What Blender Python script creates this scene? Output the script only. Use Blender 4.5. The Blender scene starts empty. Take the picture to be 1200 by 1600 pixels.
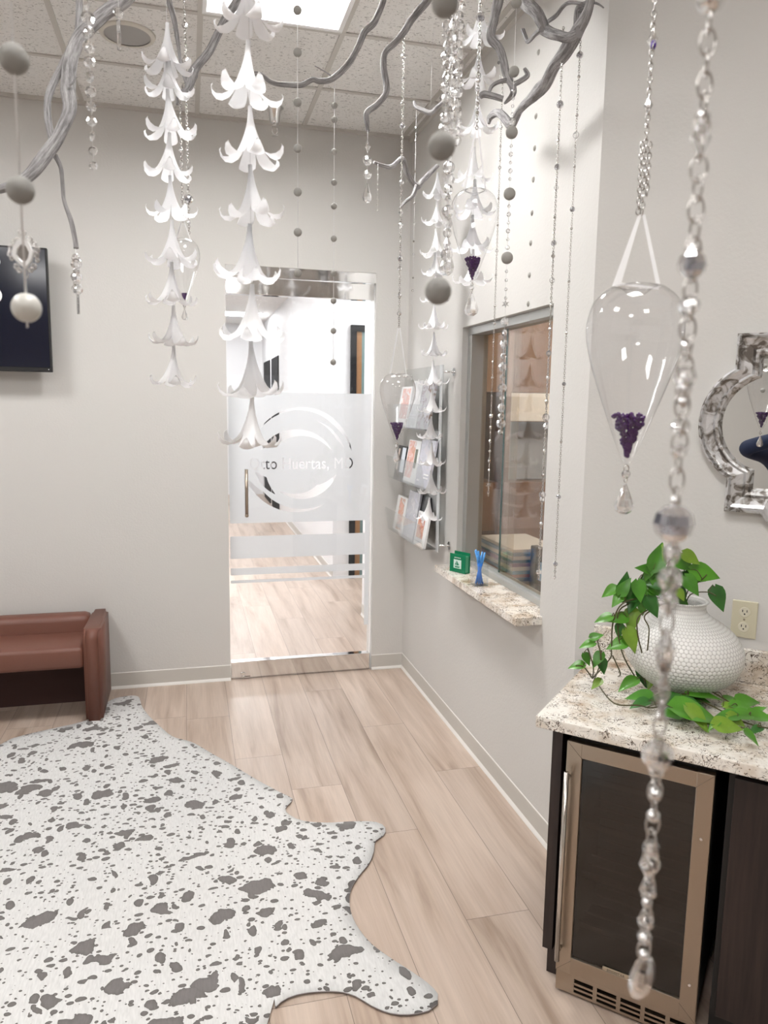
import bpy, bmesh, math, random
from mathutils import Vector, Matrix, geometry
PI = math.pi
random.seed(7)
C = bpy.context.scene.collection

# ------------------------------------------------------------------ camera
FPX = 1175.194; CAMH = 1.75
yaw, pitch, roll = math.radians(14.594), math.radians(8.121), math.radians(0.870)
_cy, _sy, _cp, _sp = math.cos(yaw), math.sin(yaw), math.cos(pitch), math.sin(pitch)
_fw = Vector((_sy*_cp, _cy*_cp, -_sp)); _r = Vector((_cy, -_sy, 0)); _u = _r.cross(_fw)
_right = math.cos(roll)*_r + math.sin(roll)*_u
_up = -math.sin(roll)*_r + math.cos(roll)*_u
cam_d = bpy.data.cameras.new('camera'); cam = bpy.data.objects.new('camera', cam_d); C.objects.link(cam)
m3 = Matrix((_right, _up, -_fw)).transposed()
cam.matrix_world = Matrix.Translation((0, 0, CAMH)) @ m3.to_4x4()
cam_d.sensor_fit = 'VERTICAL'; cam_d.sensor_height = 36.0; cam_d.lens = FPX/1600*36.0
cam_d.clip_start = 0.02; cam_d.clip_end = 60
cam_d.dof.use_dof = True; cam_d.dof.focus_distance = 2.7; cam_d.dof.aperture_fstop = 6.0
bpy.context.scene.camera = cam

# ------------------------------------------------------------------ world, exposure, light levels
world = bpy.data.worlds.new('world'); bpy.context.scene.world = world
world.use_nodes = True
world.node_tree.nodes['Background'].inputs[0].default_value = (0.8, 0.85, 0.9, 1)
world.node_tree.nodes['Background'].inputs[1].default_value = 0.3
vs = bpy.context.scene.view_settings
vs.view_transform = 'Standard'; vs.look = 'None'; vs.gamma = 1; vs.use_curve_mapping = False
vs.exposure = 1.55
PANEL = 12.0         # room ceiling panels
HALL = 13.5          # hall panels
OFFICE = 13.0
cy = bpy.context.scene.cycles
cy.max_bounces = 12; cy.transmission_bounces = 10; cy.transparent_max_bounces = 24; cy.glossy_bounces = 6

# ------------------------------------------------------------------ room constants (metres)
W = 1.36       # right wall plane X
YB = 4.68      # back wall plane Y
ZC = 3.369     # ceiling
S2 = math.sqrt(.5)
NW = 3.7636*S2 # distance of the diagonal wall from the origin
E1 = Vector((S2, -S2, 0)); E2 = Vector((S2, S2, 0))

def ray(x, y): return _right*((x-600)/FPX) - _up*((y-800)/FPX) + _fw
def O(): return Vector((0, 0, CAMH))
def atz(x, y, Z): d = ray(x, y); return O() + d*((Z-CAMH)/d.z)
def atY(x, y, Y): d = ray(x, y); return O() + d*(Y/d.y)
def atX(x, y, X): d = ray(x, y); return O() + d*(X/d.x)
def atN(x, y, n): d = ray(x, y); return O() + d*(n/(d.dot(E2)))
def at(x, y, r): return O() + ray(x, y)*r
def zat(X, Y, py):
    k = (py-800)/FPX
    h = Vector((X, Y, 0))
    A1 = -_up.dot(h); A2 = _fw.dot(h); B1 = -_up.z; B2 = _fw.z
    return CAMH + (k*A2-A1)/(B1-k*B2)
def D(u, n, z): return E1*u + E2*n + Vector((0, 0, z))

# ------------------------------------------------------------------ materials
MATS = {}
def new_mat(name):
    m = bpy.data.materials.new(name); m.use_nodes = True
    nt = m.node_tree; return m, nt, nt.nodes, nt.links, nt.nodes['Principled BSDF']
def simple(name, col, rough=.5, metal=0, bump=0, bscale=50, trans=0, ior=1.5, emis=0, spec=None, var=0, vscale=5):
    if name in MATS: return MATS[name]
    m, nt, N, L, b = new_mat(name)
    b.inputs['Base Color'].default_value = (*col, 1); b.inputs['Roughness'].default_value = rough
    b.inputs['Metallic'].default_value = metal; b.inputs['IOR'].default_value = ior
    b.inputs['Transmission Weight'].default_value = trans
    if spec is not None: b.inputs['Specular IOR Level'].default_value = spec
    if emis:
        b.inputs['Emission Color'].default_value = (*col, 1); b.inputs['Emission Strength'].default_value = emis
    if bump or var:
        tc = N.new('ShaderNodeTexCoord'); n = N.new('ShaderNodeTexNoise'); n.inputs['Scale'].default_value = bscale
        n.inputs['Detail'].default_value = 4; L.new(tc.outputs['Object'], n.inputs['Vector'])
        if bump:
            bp = N.new('ShaderNodeBump'); bp.inputs['Strength'].default_value = bump; bp.inputs['Distance'].default_value = .003
            L.new(n.outputs['Fac'], bp.inputs['Height']); L.new(bp.outputs['Normal'], b.inputs['Normal'])
        if var:
            n2 = N.new('ShaderNodeTexNoise'); n2.inputs['Scale'].default_value = vscale; L.new(tc.outputs['Object'], n2.inputs['Vector'])
            n2.inputs['Detail'].default_value = 5
            mp = N.new('ShaderNodeMapRange'); mp.inputs[3].default_value = 1-var; mp.inputs[4].default_value = 1+var
            mp.inputs[1].default_value = .3; mp.inputs[2].default_value = .7
            L.new(n2.outputs['Fac'], mp.inputs[0])
            mx = N.new('ShaderNodeVectorMath'); mx.operation = 'SCALE'; mx.inputs[0].default_value = col
            L.new(mp.outputs[0], mx.inputs['Scale']); L.new(mx.outputs[0], b.inputs['Base Color'])
    MATS[name] = m; return m
def thin_glass(name, tint=(1, 1, 1), ior=1.5, boost=1.0, expo=4.5, rg=0.01):
    if name in MATS: return MATS[name]
    m, nt, N, L, b = new_mat(name); N.remove(b)
    out = N['Material Output']
    t = N.new('ShaderNodeBsdfTransparent'); t.inputs[0].default_value = (*tint, 1)
    g = N.new('ShaderNodeBsdfGlossy'); g.inputs['Roughness'].default_value = rg
    f0 = N.new('ShaderNodeLayerWeight'); f0.inputs[0].default_value = .5
    pw = N.new('ShaderNodeMath'); pw.operation = 'POWER'; pw.inputs[1].default_value = expo; L.new(f0.outputs['Facing'], pw.inputs[0])
    f = N.new('ShaderNodeMath'); f.operation = 'MULTIPLY_ADD'; f.inputs[1].default_value = .85; f.inputs[2].default_value = ((ior-1)/(ior+1))**2; L.new(pw.outputs[0], f.inputs[0])
    ml = N.new('ShaderNodeMath'); ml.operation = 'MULTIPLY'; ml.inputs[1].default_value = boost; ml.use_clamp = True
    mx = N.new('ShaderNodeMixShader')
    L.new(f.outputs[0], ml.inputs[0]); L.new(ml.outputs[0], mx.inputs[0]); L.new(t.outputs[0], mx.inputs[1]); L.new(g.outputs[0], mx.inputs[2])
    L.new(mx.outputs[0], out.inputs['Surface'])
    MATS[name] = m; return m
def ramp(N, stops):
    r = N.new('ShaderNodeValToRGB'); e = r.color_ramp.elements
    while len(e) < len(stops): e.new(.5)
    for i, (p, c) in enumerate(stops): e[i].position = p; e[i].color = (*c, 1)
    return r

def m_wall(name='wall paint', col=(.61, .597, .578)):
    return simple(name, col, rough=.62, bump=.25, bscale=90, spec=.35)
def m_floor():
    m, nt, N, L, b = new_mat('oak plank')
    uv = N.new('ShaderNodeUVMap'); uv.uv_map = 'plank'
    at_ = N.new('ShaderNodeAttribute'); at_.attribute_name = 'rnd'
    sep = N.new('ShaderNodeSeparateXYZ'); L.new(uv.outputs[0], sep.inputs[0])
    # offset by plank
    mu = N.new('ShaderNodeMath'); mu.operation = 'MULTIPLY'; mu.inputs[1].default_value = 37.0; L.new(at_.outputs['Fac'], mu.inputs[0])
    co = N.new('ShaderNodeCombineXYZ'); L.new(sep.outputs[0], co.inputs[0]); L.new(sep.outputs[1], co.inputs[1]); L.new(mu.outputs[0], co.inputs[2])
    mp = N.new('ShaderNodeMapping'); mp.inputs['Scale'].default_value = (9, .75, 1); L.new(co.outputs[0], mp.inputs[0])
    n1 = N.new('ShaderNodeTexNoise'); n1.inputs['Scale'].default_value = 1.4; n1.inputs['Detail'].default_value = 5; n1.inputs['Distortion'].default_value = .6
    L.new(mp.outputs[0], n1.inputs['Vector'])
    mp2 = N.new('ShaderNodeMapping'); mp2.inputs['Scale'].default_value = (60, 2.5, 1); L.new(co.outputs[0], mp2.inputs[0])
    n2 = N.new('ShaderNodeTexNoise'); n2.inputs['Scale'].default_value = 2; n2.inputs['Detail'].default_value = 4; L.new(mp2.outputs[0], n2.inputs['Vector'])
    r1 = ramp(N, [(.25, (.27, .19, .14)), (.40, (.42, .325, .26)), (.60, (.52, .42, .35))]); L.new(n1.outputs['Fac'], r1.inputs[0])
    mr = N.new('ShaderNodeMapRange'); mr.inputs[1].default_value = .3; mr.inputs[2].default_value = .7; mr.inputs[3].default_value = .93; mr.inputs[4].default_value = 1.05
    L.new(n2.outputs['Fac'], mr.inputs[0])
    mr2 = N.new('ShaderNodeMapRange'); mr2.inputs[3].default_value = .93; mr2.inputs[4].default_value = 1.07; L.new(at_.outputs['Fac'], mr2.inputs[0])
    mm = N.new('ShaderNodeMath'); mm.operation = 'MULTIPLY'; L.new(mr.outputs[0], mm.inputs[0]); L.new(mr2.outputs[0], mm.inputs[1])
    # seams
    def edge(sock, w, lim):
        a = N.new('ShaderNodeMath'); a.operation = 'SUBTRACT'; a.inputs[0].default_value = w; L.new(sock, a.inputs[1])
        mn = N.new('ShaderNodeMath'); mn.operation = 'MINIMUM'; L.new(sock, mn.inputs[0]); L.new(a.outputs[0], mn.inputs[1])
        g = N.new('ShaderNodeMath'); g.operation = 'GREATER_THAN'; g.inputs[1].default_value = lim; L.new(mn.outputs[0], g.inputs[0]); return g
    e1 = edge(sep.outputs[0], .2335, .0011); e2 = edge(sep.outputs[1], 1.6, .0012)
    em = N.new('ShaderNodeMath'); em.operation = 'MULTIPLY'; L.new(e1.outputs[0], em.inputs[0]); L.new(e2.outputs[0], em.inputs[1])
    er = N.new('ShaderNodeMapRange'); er.inputs[3].default_value = .42; er.inputs[4].default_value = 1; L.new(em.outputs[0], er.inputs[0])
    m2 = N.new('ShaderNodeMath'); m2.operation = 'MULTIPLY'; L.new(mm.outputs[0], m2.inputs[0]); L.new(er.outputs[0], m2.inputs[1])
    vm = N.new('ShaderNodeVectorMath'); vm.operation = 'SCALE'; L.new(r1.outputs[0], vm.inputs[0]); L.new(m2.outputs[0], vm.inputs['Scale'])
    L.new(vm.outputs[0], b.inputs['Base Color']); b.inputs['Roughness'].default_value = .33
    b.inputs['Specular IOR Level'].default_value = .55
    bp = N.new('ShaderNodeBump'); bp.inputs['Strength'].default_value = .15; bp.inputs['Distance'].default_value = .001
    L.new(n2.outputs['Fac'], bp.inputs['Height']); L.new(bp.outputs[0], b.inputs['Normal'])
    return m
def m_tile():
    m, nt, N, L, b = new_mat('acoustic tile')
    tc = N.new('ShaderNodeTexCoord')
    n = N.new('ShaderNodeTexNoise'); n.inputs['Scale'].default_value = 60; n.inputs['Detail'].default_value = 3; n.inputs['Distortion'].default_value = 1.2
    mp = N.new('ShaderNodeMapping'); mp.inputs['Scale'].default_value = (1, 1.7, 1); L.new(tc.outputs['Object'], mp.inputs[0]); L.new(mp.outputs[0], n.inputs['Vector'])
    r = ramp(N, [(.33, (.38, .37, .36)), (.42, (.80, .79, .775))]); L.new(n.outputs['Fac'], r.inputs[0])
    L.new(r.outputs[0], b.inputs['Base Color']); b.inputs['Roughness'].default_value = .9
    bp = N.new('ShaderNodeBump'); bp.inputs['Strength'].default_value = .5; bp.inputs['Distance'].default_value = .004
    L.new(n.outputs['Fac'], bp.inputs['Height']); L.new(bp.outputs[0], b.inputs['Normal'])
    return m
def m_granite():
    m, nt, N, L, b = new_mat('speckled quartz')
    tc = N.new('ShaderNodeTexCoord')
    n = N.new('ShaderNodeTexNoise'); n.inputs['Scale'].default_value = 30; n.inputs['Detail'].default_value = 2.5; n.inputs['Distortion'].default_value = 2.6
    L.new(tc.outputs['Object'], n.inputs['Vector'])
    r = ramp(N, [(.40, (1, 1, 1)), (.462, (1, 1, 1)), (.480, (.10, .075, .06)), (.500, (.12, .085, .065)), (.518, (1, 1, 1)), (.60, (1, 1, 1))]); L.new(n.outputs['Fac'], r.inputs[0])
    n2 = N.new('ShaderNodeTexNoise'); n2.inputs['Scale'].default_value = 12; n2.inputs['Detail'].default_value = 6; L.new(tc.outputs['Object'], n2.inputs['Vector'])
    r2 = ramp(N, [(.30, (.40, .29, .20)), (.42, (.62, .54, .45)), (.55, (.80, .76, .70))]); L.new(n2.outputs['Fac'], r2.inputs[0])
    n3 = N.new('ShaderNodeTexNoise'); n3.inputs['Scale'].default_value = 16; L.new(tc.outputs['Object'], n3.inputs['Vector'])
    r3 = ramp(N, [(.50, (0, 0, 0)), (.60, (1, 1, 1))]); L.new(n3.outputs['Fac'], r3.inputs[0])
    mx = N.new('ShaderNodeMix'); mx.data_type = 'RGBA'; mx.inputs[7].default_value = (1, 1, 1, 1)
    L.new(r3.outputs[0], mx.inputs[0]); L.new(r.outputs[0], mx.inputs[6])
    vm = N.new('ShaderNodeVectorMath'); vm.operation = 'MULTIPLY'; L.new(r2.outputs[0], vm.inputs[0]); L.new(mx.outputs[2], vm.inputs[1])
    v = N.new('ShaderNodeTexVoronoi'); v.inputs['Scale'].default_value = 90; L.new(tc.outputs['Object'], v.inputs['Vector'])
    rv = ramp(N, [(.12, (.35, .27, .2)), (.22, (1, 1, 1))]); L.new(v.outputs['Distance'], rv.inputs[0])
    vm2 = N.new('ShaderNodeVectorMath'); vm2.operation = 'MULTIPLY'; L.new(vm.outputs[0], vm2.inputs[0]); L.new(rv.outputs[0], vm2.inputs[1])
    L.new(vm2.outputs[0], b.inputs['Base Color']); b.inputs['Roughness'].default_value = .18
    return m
def m_hide():
    m, nt, N, L, b = new_mat('cowhide hair')
    tc = N.new('ShaderNodeTexCoord')
    fac = None; edgef = None
    nz = N.new('ShaderNodeTexNoise'); nz.inputs['Scale'].default_value = 9; nz.inputs['Detail'].default_value = 4; L.new(tc.outputs['Object'], nz.inputs['Vector'])
    for sc, dist, thr, spread, rot, st in ((8.0, .14, -.16, .70, .5, (1.0, 1.5, 1)), (13, .07, -.20, .70, 2.2, (1.5, 1.0, 1)), (24, .04, -.22, .70, 1.0, (1, 1.4, 1)), (46, .02, -.24, .66, .2, (1, 1.2, 1))):
        mp = N.new('ShaderNodeMapping'); mp.inputs['Scale'].default_value = st; mp.inputs['Rotation'].default_value = (0, 0, rot)
        vm = N.new('ShaderNodeVectorMath'); vm.operation = 'MULTIPLY_ADD'; vm.inputs[1].default_value = (dist, dist, 0)
        L.new(nz.outputs['Color'], vm.inputs[0]); L.new(tc.outputs['Object'], vm.inputs[2]); L.new(vm.outputs[0], mp.inputs[0])
        v = N.new('ShaderNodeTexVoronoi'); v.voronoi_dimensions = '2D'; v.inputs['Scale'].default_value = sc; v.inputs['Randomness'].default_value = 1
        L.new(mp.outputs[0], v.inputs['Vector'])
        sp = N.new('ShaderNodeSeparateColor'); L.new(v.outputs['Color'], sp.inputs[0])
        pw = N.new('ShaderNodeMath'); pw.operation = 'POWER'; pw.inputs[1].default_value = 1.9; L.new(sp.outputs[0], pw.inputs[0])
        ml = N.new('ShaderNodeMath'); ml.operation = 'MULTIPLY_ADD'; ml.inputs[1].default_value = spread*.85; ml.inputs[2].default_value = thr; L.new(pw.outputs[0], ml.inputs[0])
        d = N.new('ShaderNodeMath'); d.operation = 'SUBTRACT'; L.new(ml.outputs[0], d.inputs[0]); L.new(v.outputs['Distance'], d.inputs[1])
        # convert to metres: positive inside
        s = N.new('ShaderNodeMath'); s.operation = 'DIVIDE'; s.inputs[1].default_value = sc; L.new(d.outputs[0], s.inputs[0])
        if fac is None: fac = s
        else:
            mx = N.new('ShaderNodeMath'); mx.operation = 'MAXIMUM'; L.new(fac.outputs[0], mx.inputs[0]); L.new(s.outputs[0], mx.inputs[1]); fac = mx
    # hair streak noise roughens the borders
    mph = N.new('ShaderNodeMapping'); mph.inputs['Scale'].default_value = (160, 30, 1); mph.inputs['Rotation'].default_value = (0, 0, .5); L.new(tc.outputs['Object'], mph.inputs[0])
    nh = N.new('ShaderNodeTexNoise'); nh.inputs['Scale'].default_value = 1; nh.inputs['Detail'].default_value = 3; L.new(mph.outputs[0], nh.inputs['Vector'])
    hj = N.new('ShaderNodeMath'); hj.operation = 'MULTIPLY_ADD'; hj.inputs[1].default_value = .0035; hj.inputs[2].default_value = -.00175; L.new(nh.outputs['Fac'], hj.inputs[0])
    ad = N.new('ShaderNodeMath'); L.new(fac.outputs[0], ad.inputs[0]); L.new(hj.outputs[0], ad.inputs[1])
    mr = N.new('ShaderNodeMapRange'); mr.inputs[1].default_value = -.01; mr.inputs[2].default_value = .02; L.new(ad.outputs[0], mr.inputs[0])
    r = ramp(N, [(.325, (.63, .63, .625)), (.345, (.075, .068, .065)), (.40, (.10, .09, .085)), (.44, (.13, .12, .115)), (1, (.155, .143, .14))]); L.new(mr.outputs[0], r.inputs[0])
    hr = N.new('ShaderNodeMapRange'); hr.inputs[1].default_value = .3; hr.inputs[2].default_value = .7; hr.inputs[3].default_value = .90; hr.inputs[4].default_value = 1.07; L.new(nh.outputs['Fac'], hr.inputs[0])
    vm = N.new('ShaderNodeVectorMath'); vm.operation = 'SCALE'; L.new(r.outputs[0], vm.inputs[0]); L.new(hr.outputs[0], vm.inputs['Scale'])
    # keep white areas less streaky
    L.new(vm.outputs[0], b.inputs['Base Color']); b.inputs['Roughness'].default_value = .75; b.inputs['Sheen Weight'].default_value = .2
    bp = N.new('ShaderNodeBump'); bp.inputs['Strength'].default_value = .3; bp.inputs['Distance'].default_value = .002
    L.new(nh.outputs['Fac'], bp.inputs['Height']); L.new(bp.outputs[0], b.inputs['Normal'])
    return m
def m_wood(name, a, c, scale=(1, 1, 12), rough=.35):
    m, nt, N, L, b = new_mat(name)
    tc = N.new('ShaderNodeTexCoord'); mp = N.new('ShaderNodeMapping'); mp.inputs['Scale'].default_value = scale; L.new(tc.outputs['Object'], mp.inputs[0])
    n = N.new('ShaderNodeTexNoise'); n.inputs['Scale'].default_value = 4; n.inputs['Detail'].default_value = 6; L.new(mp.outputs[0], n.inputs['Vector'])
    r = ramp(N, [(.35, a), (.65, c)]); L.new(n.outputs['Fac'], r.inputs[0]); L.new(r.outputs[0], b.inputs['Base Color']); b.inputs['Roughness'].default_value = rough
    return m
def m_drift():
    m, nt, N, L, b = new_mat('bleached driftwood')
    at_ = N.new('ShaderNodeUVMap'); at_.uv_map = 'bark'
    mp = N.new('ShaderNodeMapping'); mp.inputs['Scale'].default_value = (9, 10, 1); L.new(at_.outputs[0], mp.inputs[0])
    n = N.new('ShaderNodeTexNoise'); n.inputs['Scale'].default_value = 1.5; n.inputs['Detail'].default_value = 7; n.inputs['Roughness'].default_value = .7; L.new(mp.outputs[0], n.inputs['Vector'])
    r = ramp(N, [(.30, (.09, .085, .088)), (.46, (.235, .225, .228)), (.64, (.46, .45, .452))]); L.new(n.outputs['Fac'], r.inputs[0])
    L.new(r.outputs[0], b.inputs['Base Color']); b.inputs['Roughness'].default_value = .85; b.inputs['Specular IOR Level'].default_value = .25
    bp = N.new('ShaderNodeBump'); bp.inputs['Strength'].default_value = .8; bp.inputs['Distance'].default_value = .003
    L.new(n.outputs['Fac'], bp.inputs['Height']); L.new(bp.outputs[0], b.inputs['Normal'])
    return m
def m_frost():
    m, nt, N, L, b = new_mat('frosted film'); N.remove(b)
    d = N.new('ShaderNodeBsdfDiffuse'); d.inputs[0].default_value = (.70, .72, .73, 1)
    t = N.new('ShaderNodeBsdfTranslucent'); t.inputs[0].default_value = (.60, .615, .63, 1)
    mx = N.new('ShaderNodeMixShader'); mx.inputs[0].default_value = .6
    L.new(d.outputs[0], mx.inputs[1]); L.new(t.outputs[0], mx.inputs[2]); 
    tr = N.new('ShaderNodeBsdfTransparent'); m2 = N.new('ShaderNodeMixShader'); m2.inputs[0].default_value = .06
    L.new(mx.outputs[0], m2.inputs[1]); L.new(tr.outputs[0], m2.inputs[2])
    L.new(m2.outputs[0], N['Material Output'].inputs['Surface'])
    return m
def m_petal():
    m, nt, N, L, b = new_mat('white petal'); 
    b.inputs['Base Color'].default_value = (.93, .93, .94, 1); b.inputs['Roughness'].default_value = .45
    t = N.new('ShaderNodeBsdfTranslucent'); t.inputs[0].default_value = (.97, .97, .98, 1)
    mx = N.new('ShaderNodeMixShader'); mx.inputs[0].default_value = .42
    L.new(b.outputs[0], mx.inputs[1]); L.new(t.outputs[0], mx.inputs[2]); L.new(mx.outputs[0], N['Material Output'].inputs['Surface'])
    return m
def m_antique():
    m, nt, N, L, b = new_mat('distressed silver leaf')
    tc = N.new('ShaderNodeTexCoord'); n = N.new('ShaderNodeTexNoise'); n.inputs['Scale'].default_value = 26; n.inputs['Detail'].default_value = 5; n.inputs['Distortion'].default_value = 1.2
    L.new(tc.outputs['Object'], n.inputs['Vector'])
    r = ramp(N, [(.38, (.16, .14, .125)), (.45, (.34, .32, .30)), (.52, (.62, .62, .63)), (.7, (.75, .75, .76))]); L.new(n.outputs['Fac'], r.inputs[0])
    L.new(r.outputs[0], b.inputs['Base Color']); b.inputs['Metallic'].default_value = .75; b.inputs['Roughness'].default_value = .32
    bp = N.new('ShaderNodeBump'); bp.inputs['Strength'].default_value = .5; bp.inputs['Distance'].default_value = .003
    L.new(n.outputs['Fac'], bp.inputs['Height']); L.new(bp.outputs[0], b.inputs['Normal'])
    return m
def m_pot():
    m, nt, N, L, b = new_mat('hammered white ceramic')
    uv = N.new('ShaderNodeUVMap'); uv.uv_map = 'pot'
    def cell(off):
        a = N.new('ShaderNodeVectorMath'); a.operation = 'MULTIPLY_ADD'; a.inputs[1].default_value = (1, 1/1.732, 1); a.inputs[2].default_value = (off, off, 0); L.new(uv.outputs[0], a.inputs[0])
        f = N.new('ShaderNodeVectorMath'); f.operation = 'FRACTION'; L.new(a.outputs[0], f.inputs[0])
        c = N.new('ShaderNodeVectorMath'); c.operation = 'MULTIPLY_ADD'; c.inputs[1].default_value = (1, 1.732, 0); c.inputs[2].default_value = (-.5, -.866, 0); L.new(f.outputs[0], c.inputs[0])
        l = N.new('ShaderNodeVectorMath'); l.operation = 'LENGTH'; L.new(c.outputs[0], l.inputs[0]); return l
    c1, c2 = cell(0), cell(.5)
    mn = N.new('ShaderNodeMath'); mn.operation = 'MINIMUM'; L.new(c1.outputs['Value'], mn.inputs[0]); L.new(c2.outputs['Value'], mn.inputs[1])
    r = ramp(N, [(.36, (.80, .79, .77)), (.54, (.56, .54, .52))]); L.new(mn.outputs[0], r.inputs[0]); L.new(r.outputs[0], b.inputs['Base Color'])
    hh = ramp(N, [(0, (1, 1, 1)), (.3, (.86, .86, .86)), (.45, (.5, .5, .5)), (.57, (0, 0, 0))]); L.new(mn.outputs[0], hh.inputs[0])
    bp = N.new('ShaderNodeBump'); bp.inputs['Strength'].default_value = 1; bp.inputs['Distance'].default_value = .0022
    L.new(hh.outputs[0], bp.inputs['Height']); L.new(bp.outputs[0], b.inputs['Normal'])
    b.inputs['Roughness'].default_value = .25
    return m

WALL = m_wall(); FLOORM = m_floor(); TILE = m_tile(); GRAN = m_granite(); HIDE = m_hide(); DRIFT = m_drift(); FROST = m_frost()
PETAL = m_petal(); ANTIQ = m_antique(); POTM = m_pot()
BASE = simple('cove base vinyl', (.55, .53, .495), rough=.45)
TOE_GLINT = simple('base toe and lip glint', (.74, .72, .69), rough=.4)
CHROME = simple('polished chrome', (.80, .80, .80), rough=.06, metal=1)
STEEL = simple('brushed steel', (.42, .355, .29), rough=.28, metal=1, bump=.1, bscale=200)
SILVER = simple('silver chain', (.54, .52, .50), rough=.22, metal=1)
ALU = simple('satin aluminium', (.50, .51, .50), rough=.35, metal=.6)
WHITE = simple('white paint', (.78, .78, .77), rough=.4)
GRID = simple('tee grid', (.56, .54, .51), rough=.5)
CRYSTAL = simple('cut crystal', (1, 1, 1), rough=0, trans=1, ior=1.55)
def brighten(m, amt):
    nt = m.node_tree; N, L = nt.nodes, nt.links; b = N['Principled BSDF']
    t = N.new('ShaderNodeBsdfTransparent'); t.inputs[0].default_value = (.97, .97, .98, 1); mx = N.new('ShaderNodeMixShader'); mx.inputs[0].default_value = amt
    L.new(b.outputs[0], mx.inputs[1]); L.new(t.outputs[0], mx.inputs[2]); L.new(mx.outputs[0], N['Material Output'].inputs['Surface'])
brighten(CRYSTAL, .45)
SMOKY = simple('smoky crystal', (.42, .42, .46), rough=.02, trans=.8, ior=1.6)
AMETH = simple('amethyst', (.048, .007, .09), rough=.15)
FELT = simple('grey felt', (.37, .36, .335), rough=.75, bump=.6, bscale=260)
PEARL = simple('pearl ball', (.55, .54, .50), rough=.3)
CORD = simple('white cord', (.75, .75, .75), rough=.5)
RIBBON = simple('white ribbon', (.82, .82, .83), rough=.45)
GLASS = thin_glass('clear thin glass')
DOORG = thin_glass('door glass', (.99, .99, .99), 1.45)
VESSEL = thin_glass('blown glass', (.985, .985, .99), 1.5, 1.5)
WING = thin_glass('office window glass', (.92, .88, .82), 1.5, 1.2)
ACRYL = thin_glass('acrylic sheet', (.955, .965, .965), 1.49, 1.2)
GREENEDGE = simple('glass edge', (.02, .09, .08), rough=.1)
BROWNV = simple('brown vinyl', (.16, .062, .042), rough=.42, bump=.12, bscale=300)
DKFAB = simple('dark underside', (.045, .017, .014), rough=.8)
ESPRESSO = m_wood('espresso wood', (.012, .007, .007), (.030, .018, .016), (18, 18, 1), .4)
BLACK = simple('black', (.008, .008, .009), rough=.4)
SCREEN = simple('tv screen', (.008, .010, .022), rough=.12)
COOLG = thin_glass('tinted cooler glass', (.30, .24, .20), 1.75, 1.1, 4.5, .14)
TANWOOD = m_wood('maple cabinet', (.20, .10, .038), (.28, .15, .06), (1, 1, .2), .4)
def emis(name, col, s):
    m, nt, N, L, b = new_mat(name); N.remove(b); e = N.new('ShaderNodeEmission'); e.inputs[0].default_value = (*col, 1); e.inputs[1].default_value = s
    L.new(e.outputs[0], N['Material Output'].inputs['Surface']); return m
LENS = emis('panel lens', (1, .99, .97), PANEL); LENS1 = emis('near panel lens', (1, .99, .97), PANEL*2.0); LENSH = emis('hall panel lens', (.97, .985, 1), HALL); LENSO = emis('office lens', (1, .93, .84), OFFICE)

# ------------------------------------------------------------------ object helpers
def tag(o, label=None, cat=None, group=None, kind=None):
    if label: o['label'] = label
    if cat: o['category'] = cat
    if group: o['group'] = group
    if kind: o['kind'] = kind
    return o
def obj(name, bm, mats, parent=None, smooth=False, loc=None):
    me = bpy.data.meshes.new(name)
    if smooth:
        for f in bm.faces: f.smooth = True
    bm.to_mesh(me); bm.free()
    for m in (mats if isinstance(mats, (list, tuple)) else [mats]): me.materials.append(m)
    o = bpy.data.objects.new(name, me); C.objects.link(o)
    if loc is not None: o.location = loc
    if parent is not None:
        o.parent = parent
        if loc is None: # geometry given in world space
            o.matrix_parent_inverse = Matrix.Translation(parent.location).inverted() if parent.rotation_euler.z == 0 else parent.matrix_world.inverted()
    return o
def empty(name, loc=(0, 0, 0), label=None, cat=None, group=None, kind=None):
    o = bpy.data.objects.new(name, None); C.objects.link(o); o.location = loc; o.empty_display_size = .05
    return tag(o, label, cat, group, kind)
def inst(src_mesh, name, parent, loc, rot=(0, 0, 0), sc=1):
    o = bpy.data.objects.new(name, src_mesh); C.objects.link(o); o.parent = parent; o.location = loc; o.rotation_euler = rot
    o.scale = (sc, sc, sc) if not hasattr(sc, '__len__') else sc
    return o
def NB(): return bmesh.new()
def box(bm, a, b, mi=0, bev=0, X=None):
    """axis box between corners a and b; X optional function mapping local to world"""
    x0, y0, z0 = a; x1, y1, z1 = b
    vs = [bm.verts.new(p) for p in ((x0, y0, z0), (x1, y0, z0), (x1, y1, z0), (x0, y1, z0), (x0, y0, z1), (x1, y0, z1), (x1, y1, z1), (x0, y1, z1))]
    fs = [bm.faces.new([vs[i] for i in q]) for q in ((0, 3, 2, 1), (4, 5, 6, 7), (0, 1, 5, 4), (1, 2, 6, 5), (2, 3, 7, 6), (3, 0, 4, 7))]
    for f in fs: f.material_index = mi
    if bev:
        es = list({e for f in fs for e in f.edges})
        r = bmesh.ops.bevel(bm, geom=es, offset=bev, segments=2, affect='EDGES', profile=.5)
        vs = list({v for f in r['faces'] for v in f.verts} | {v for v in vs if v.is_valid})
    if X:
        for v in vs: v.co = X(v.co)
    return vs
def DX(co): return D(co.x, co.y, co.z)
def dbox(bm, u0, u1, n0, n1, z0, z1, mi=0, bev=0): return box(bm, (u0, n0, z0), (u1, n1, z1), mi, bev, DX)
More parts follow.
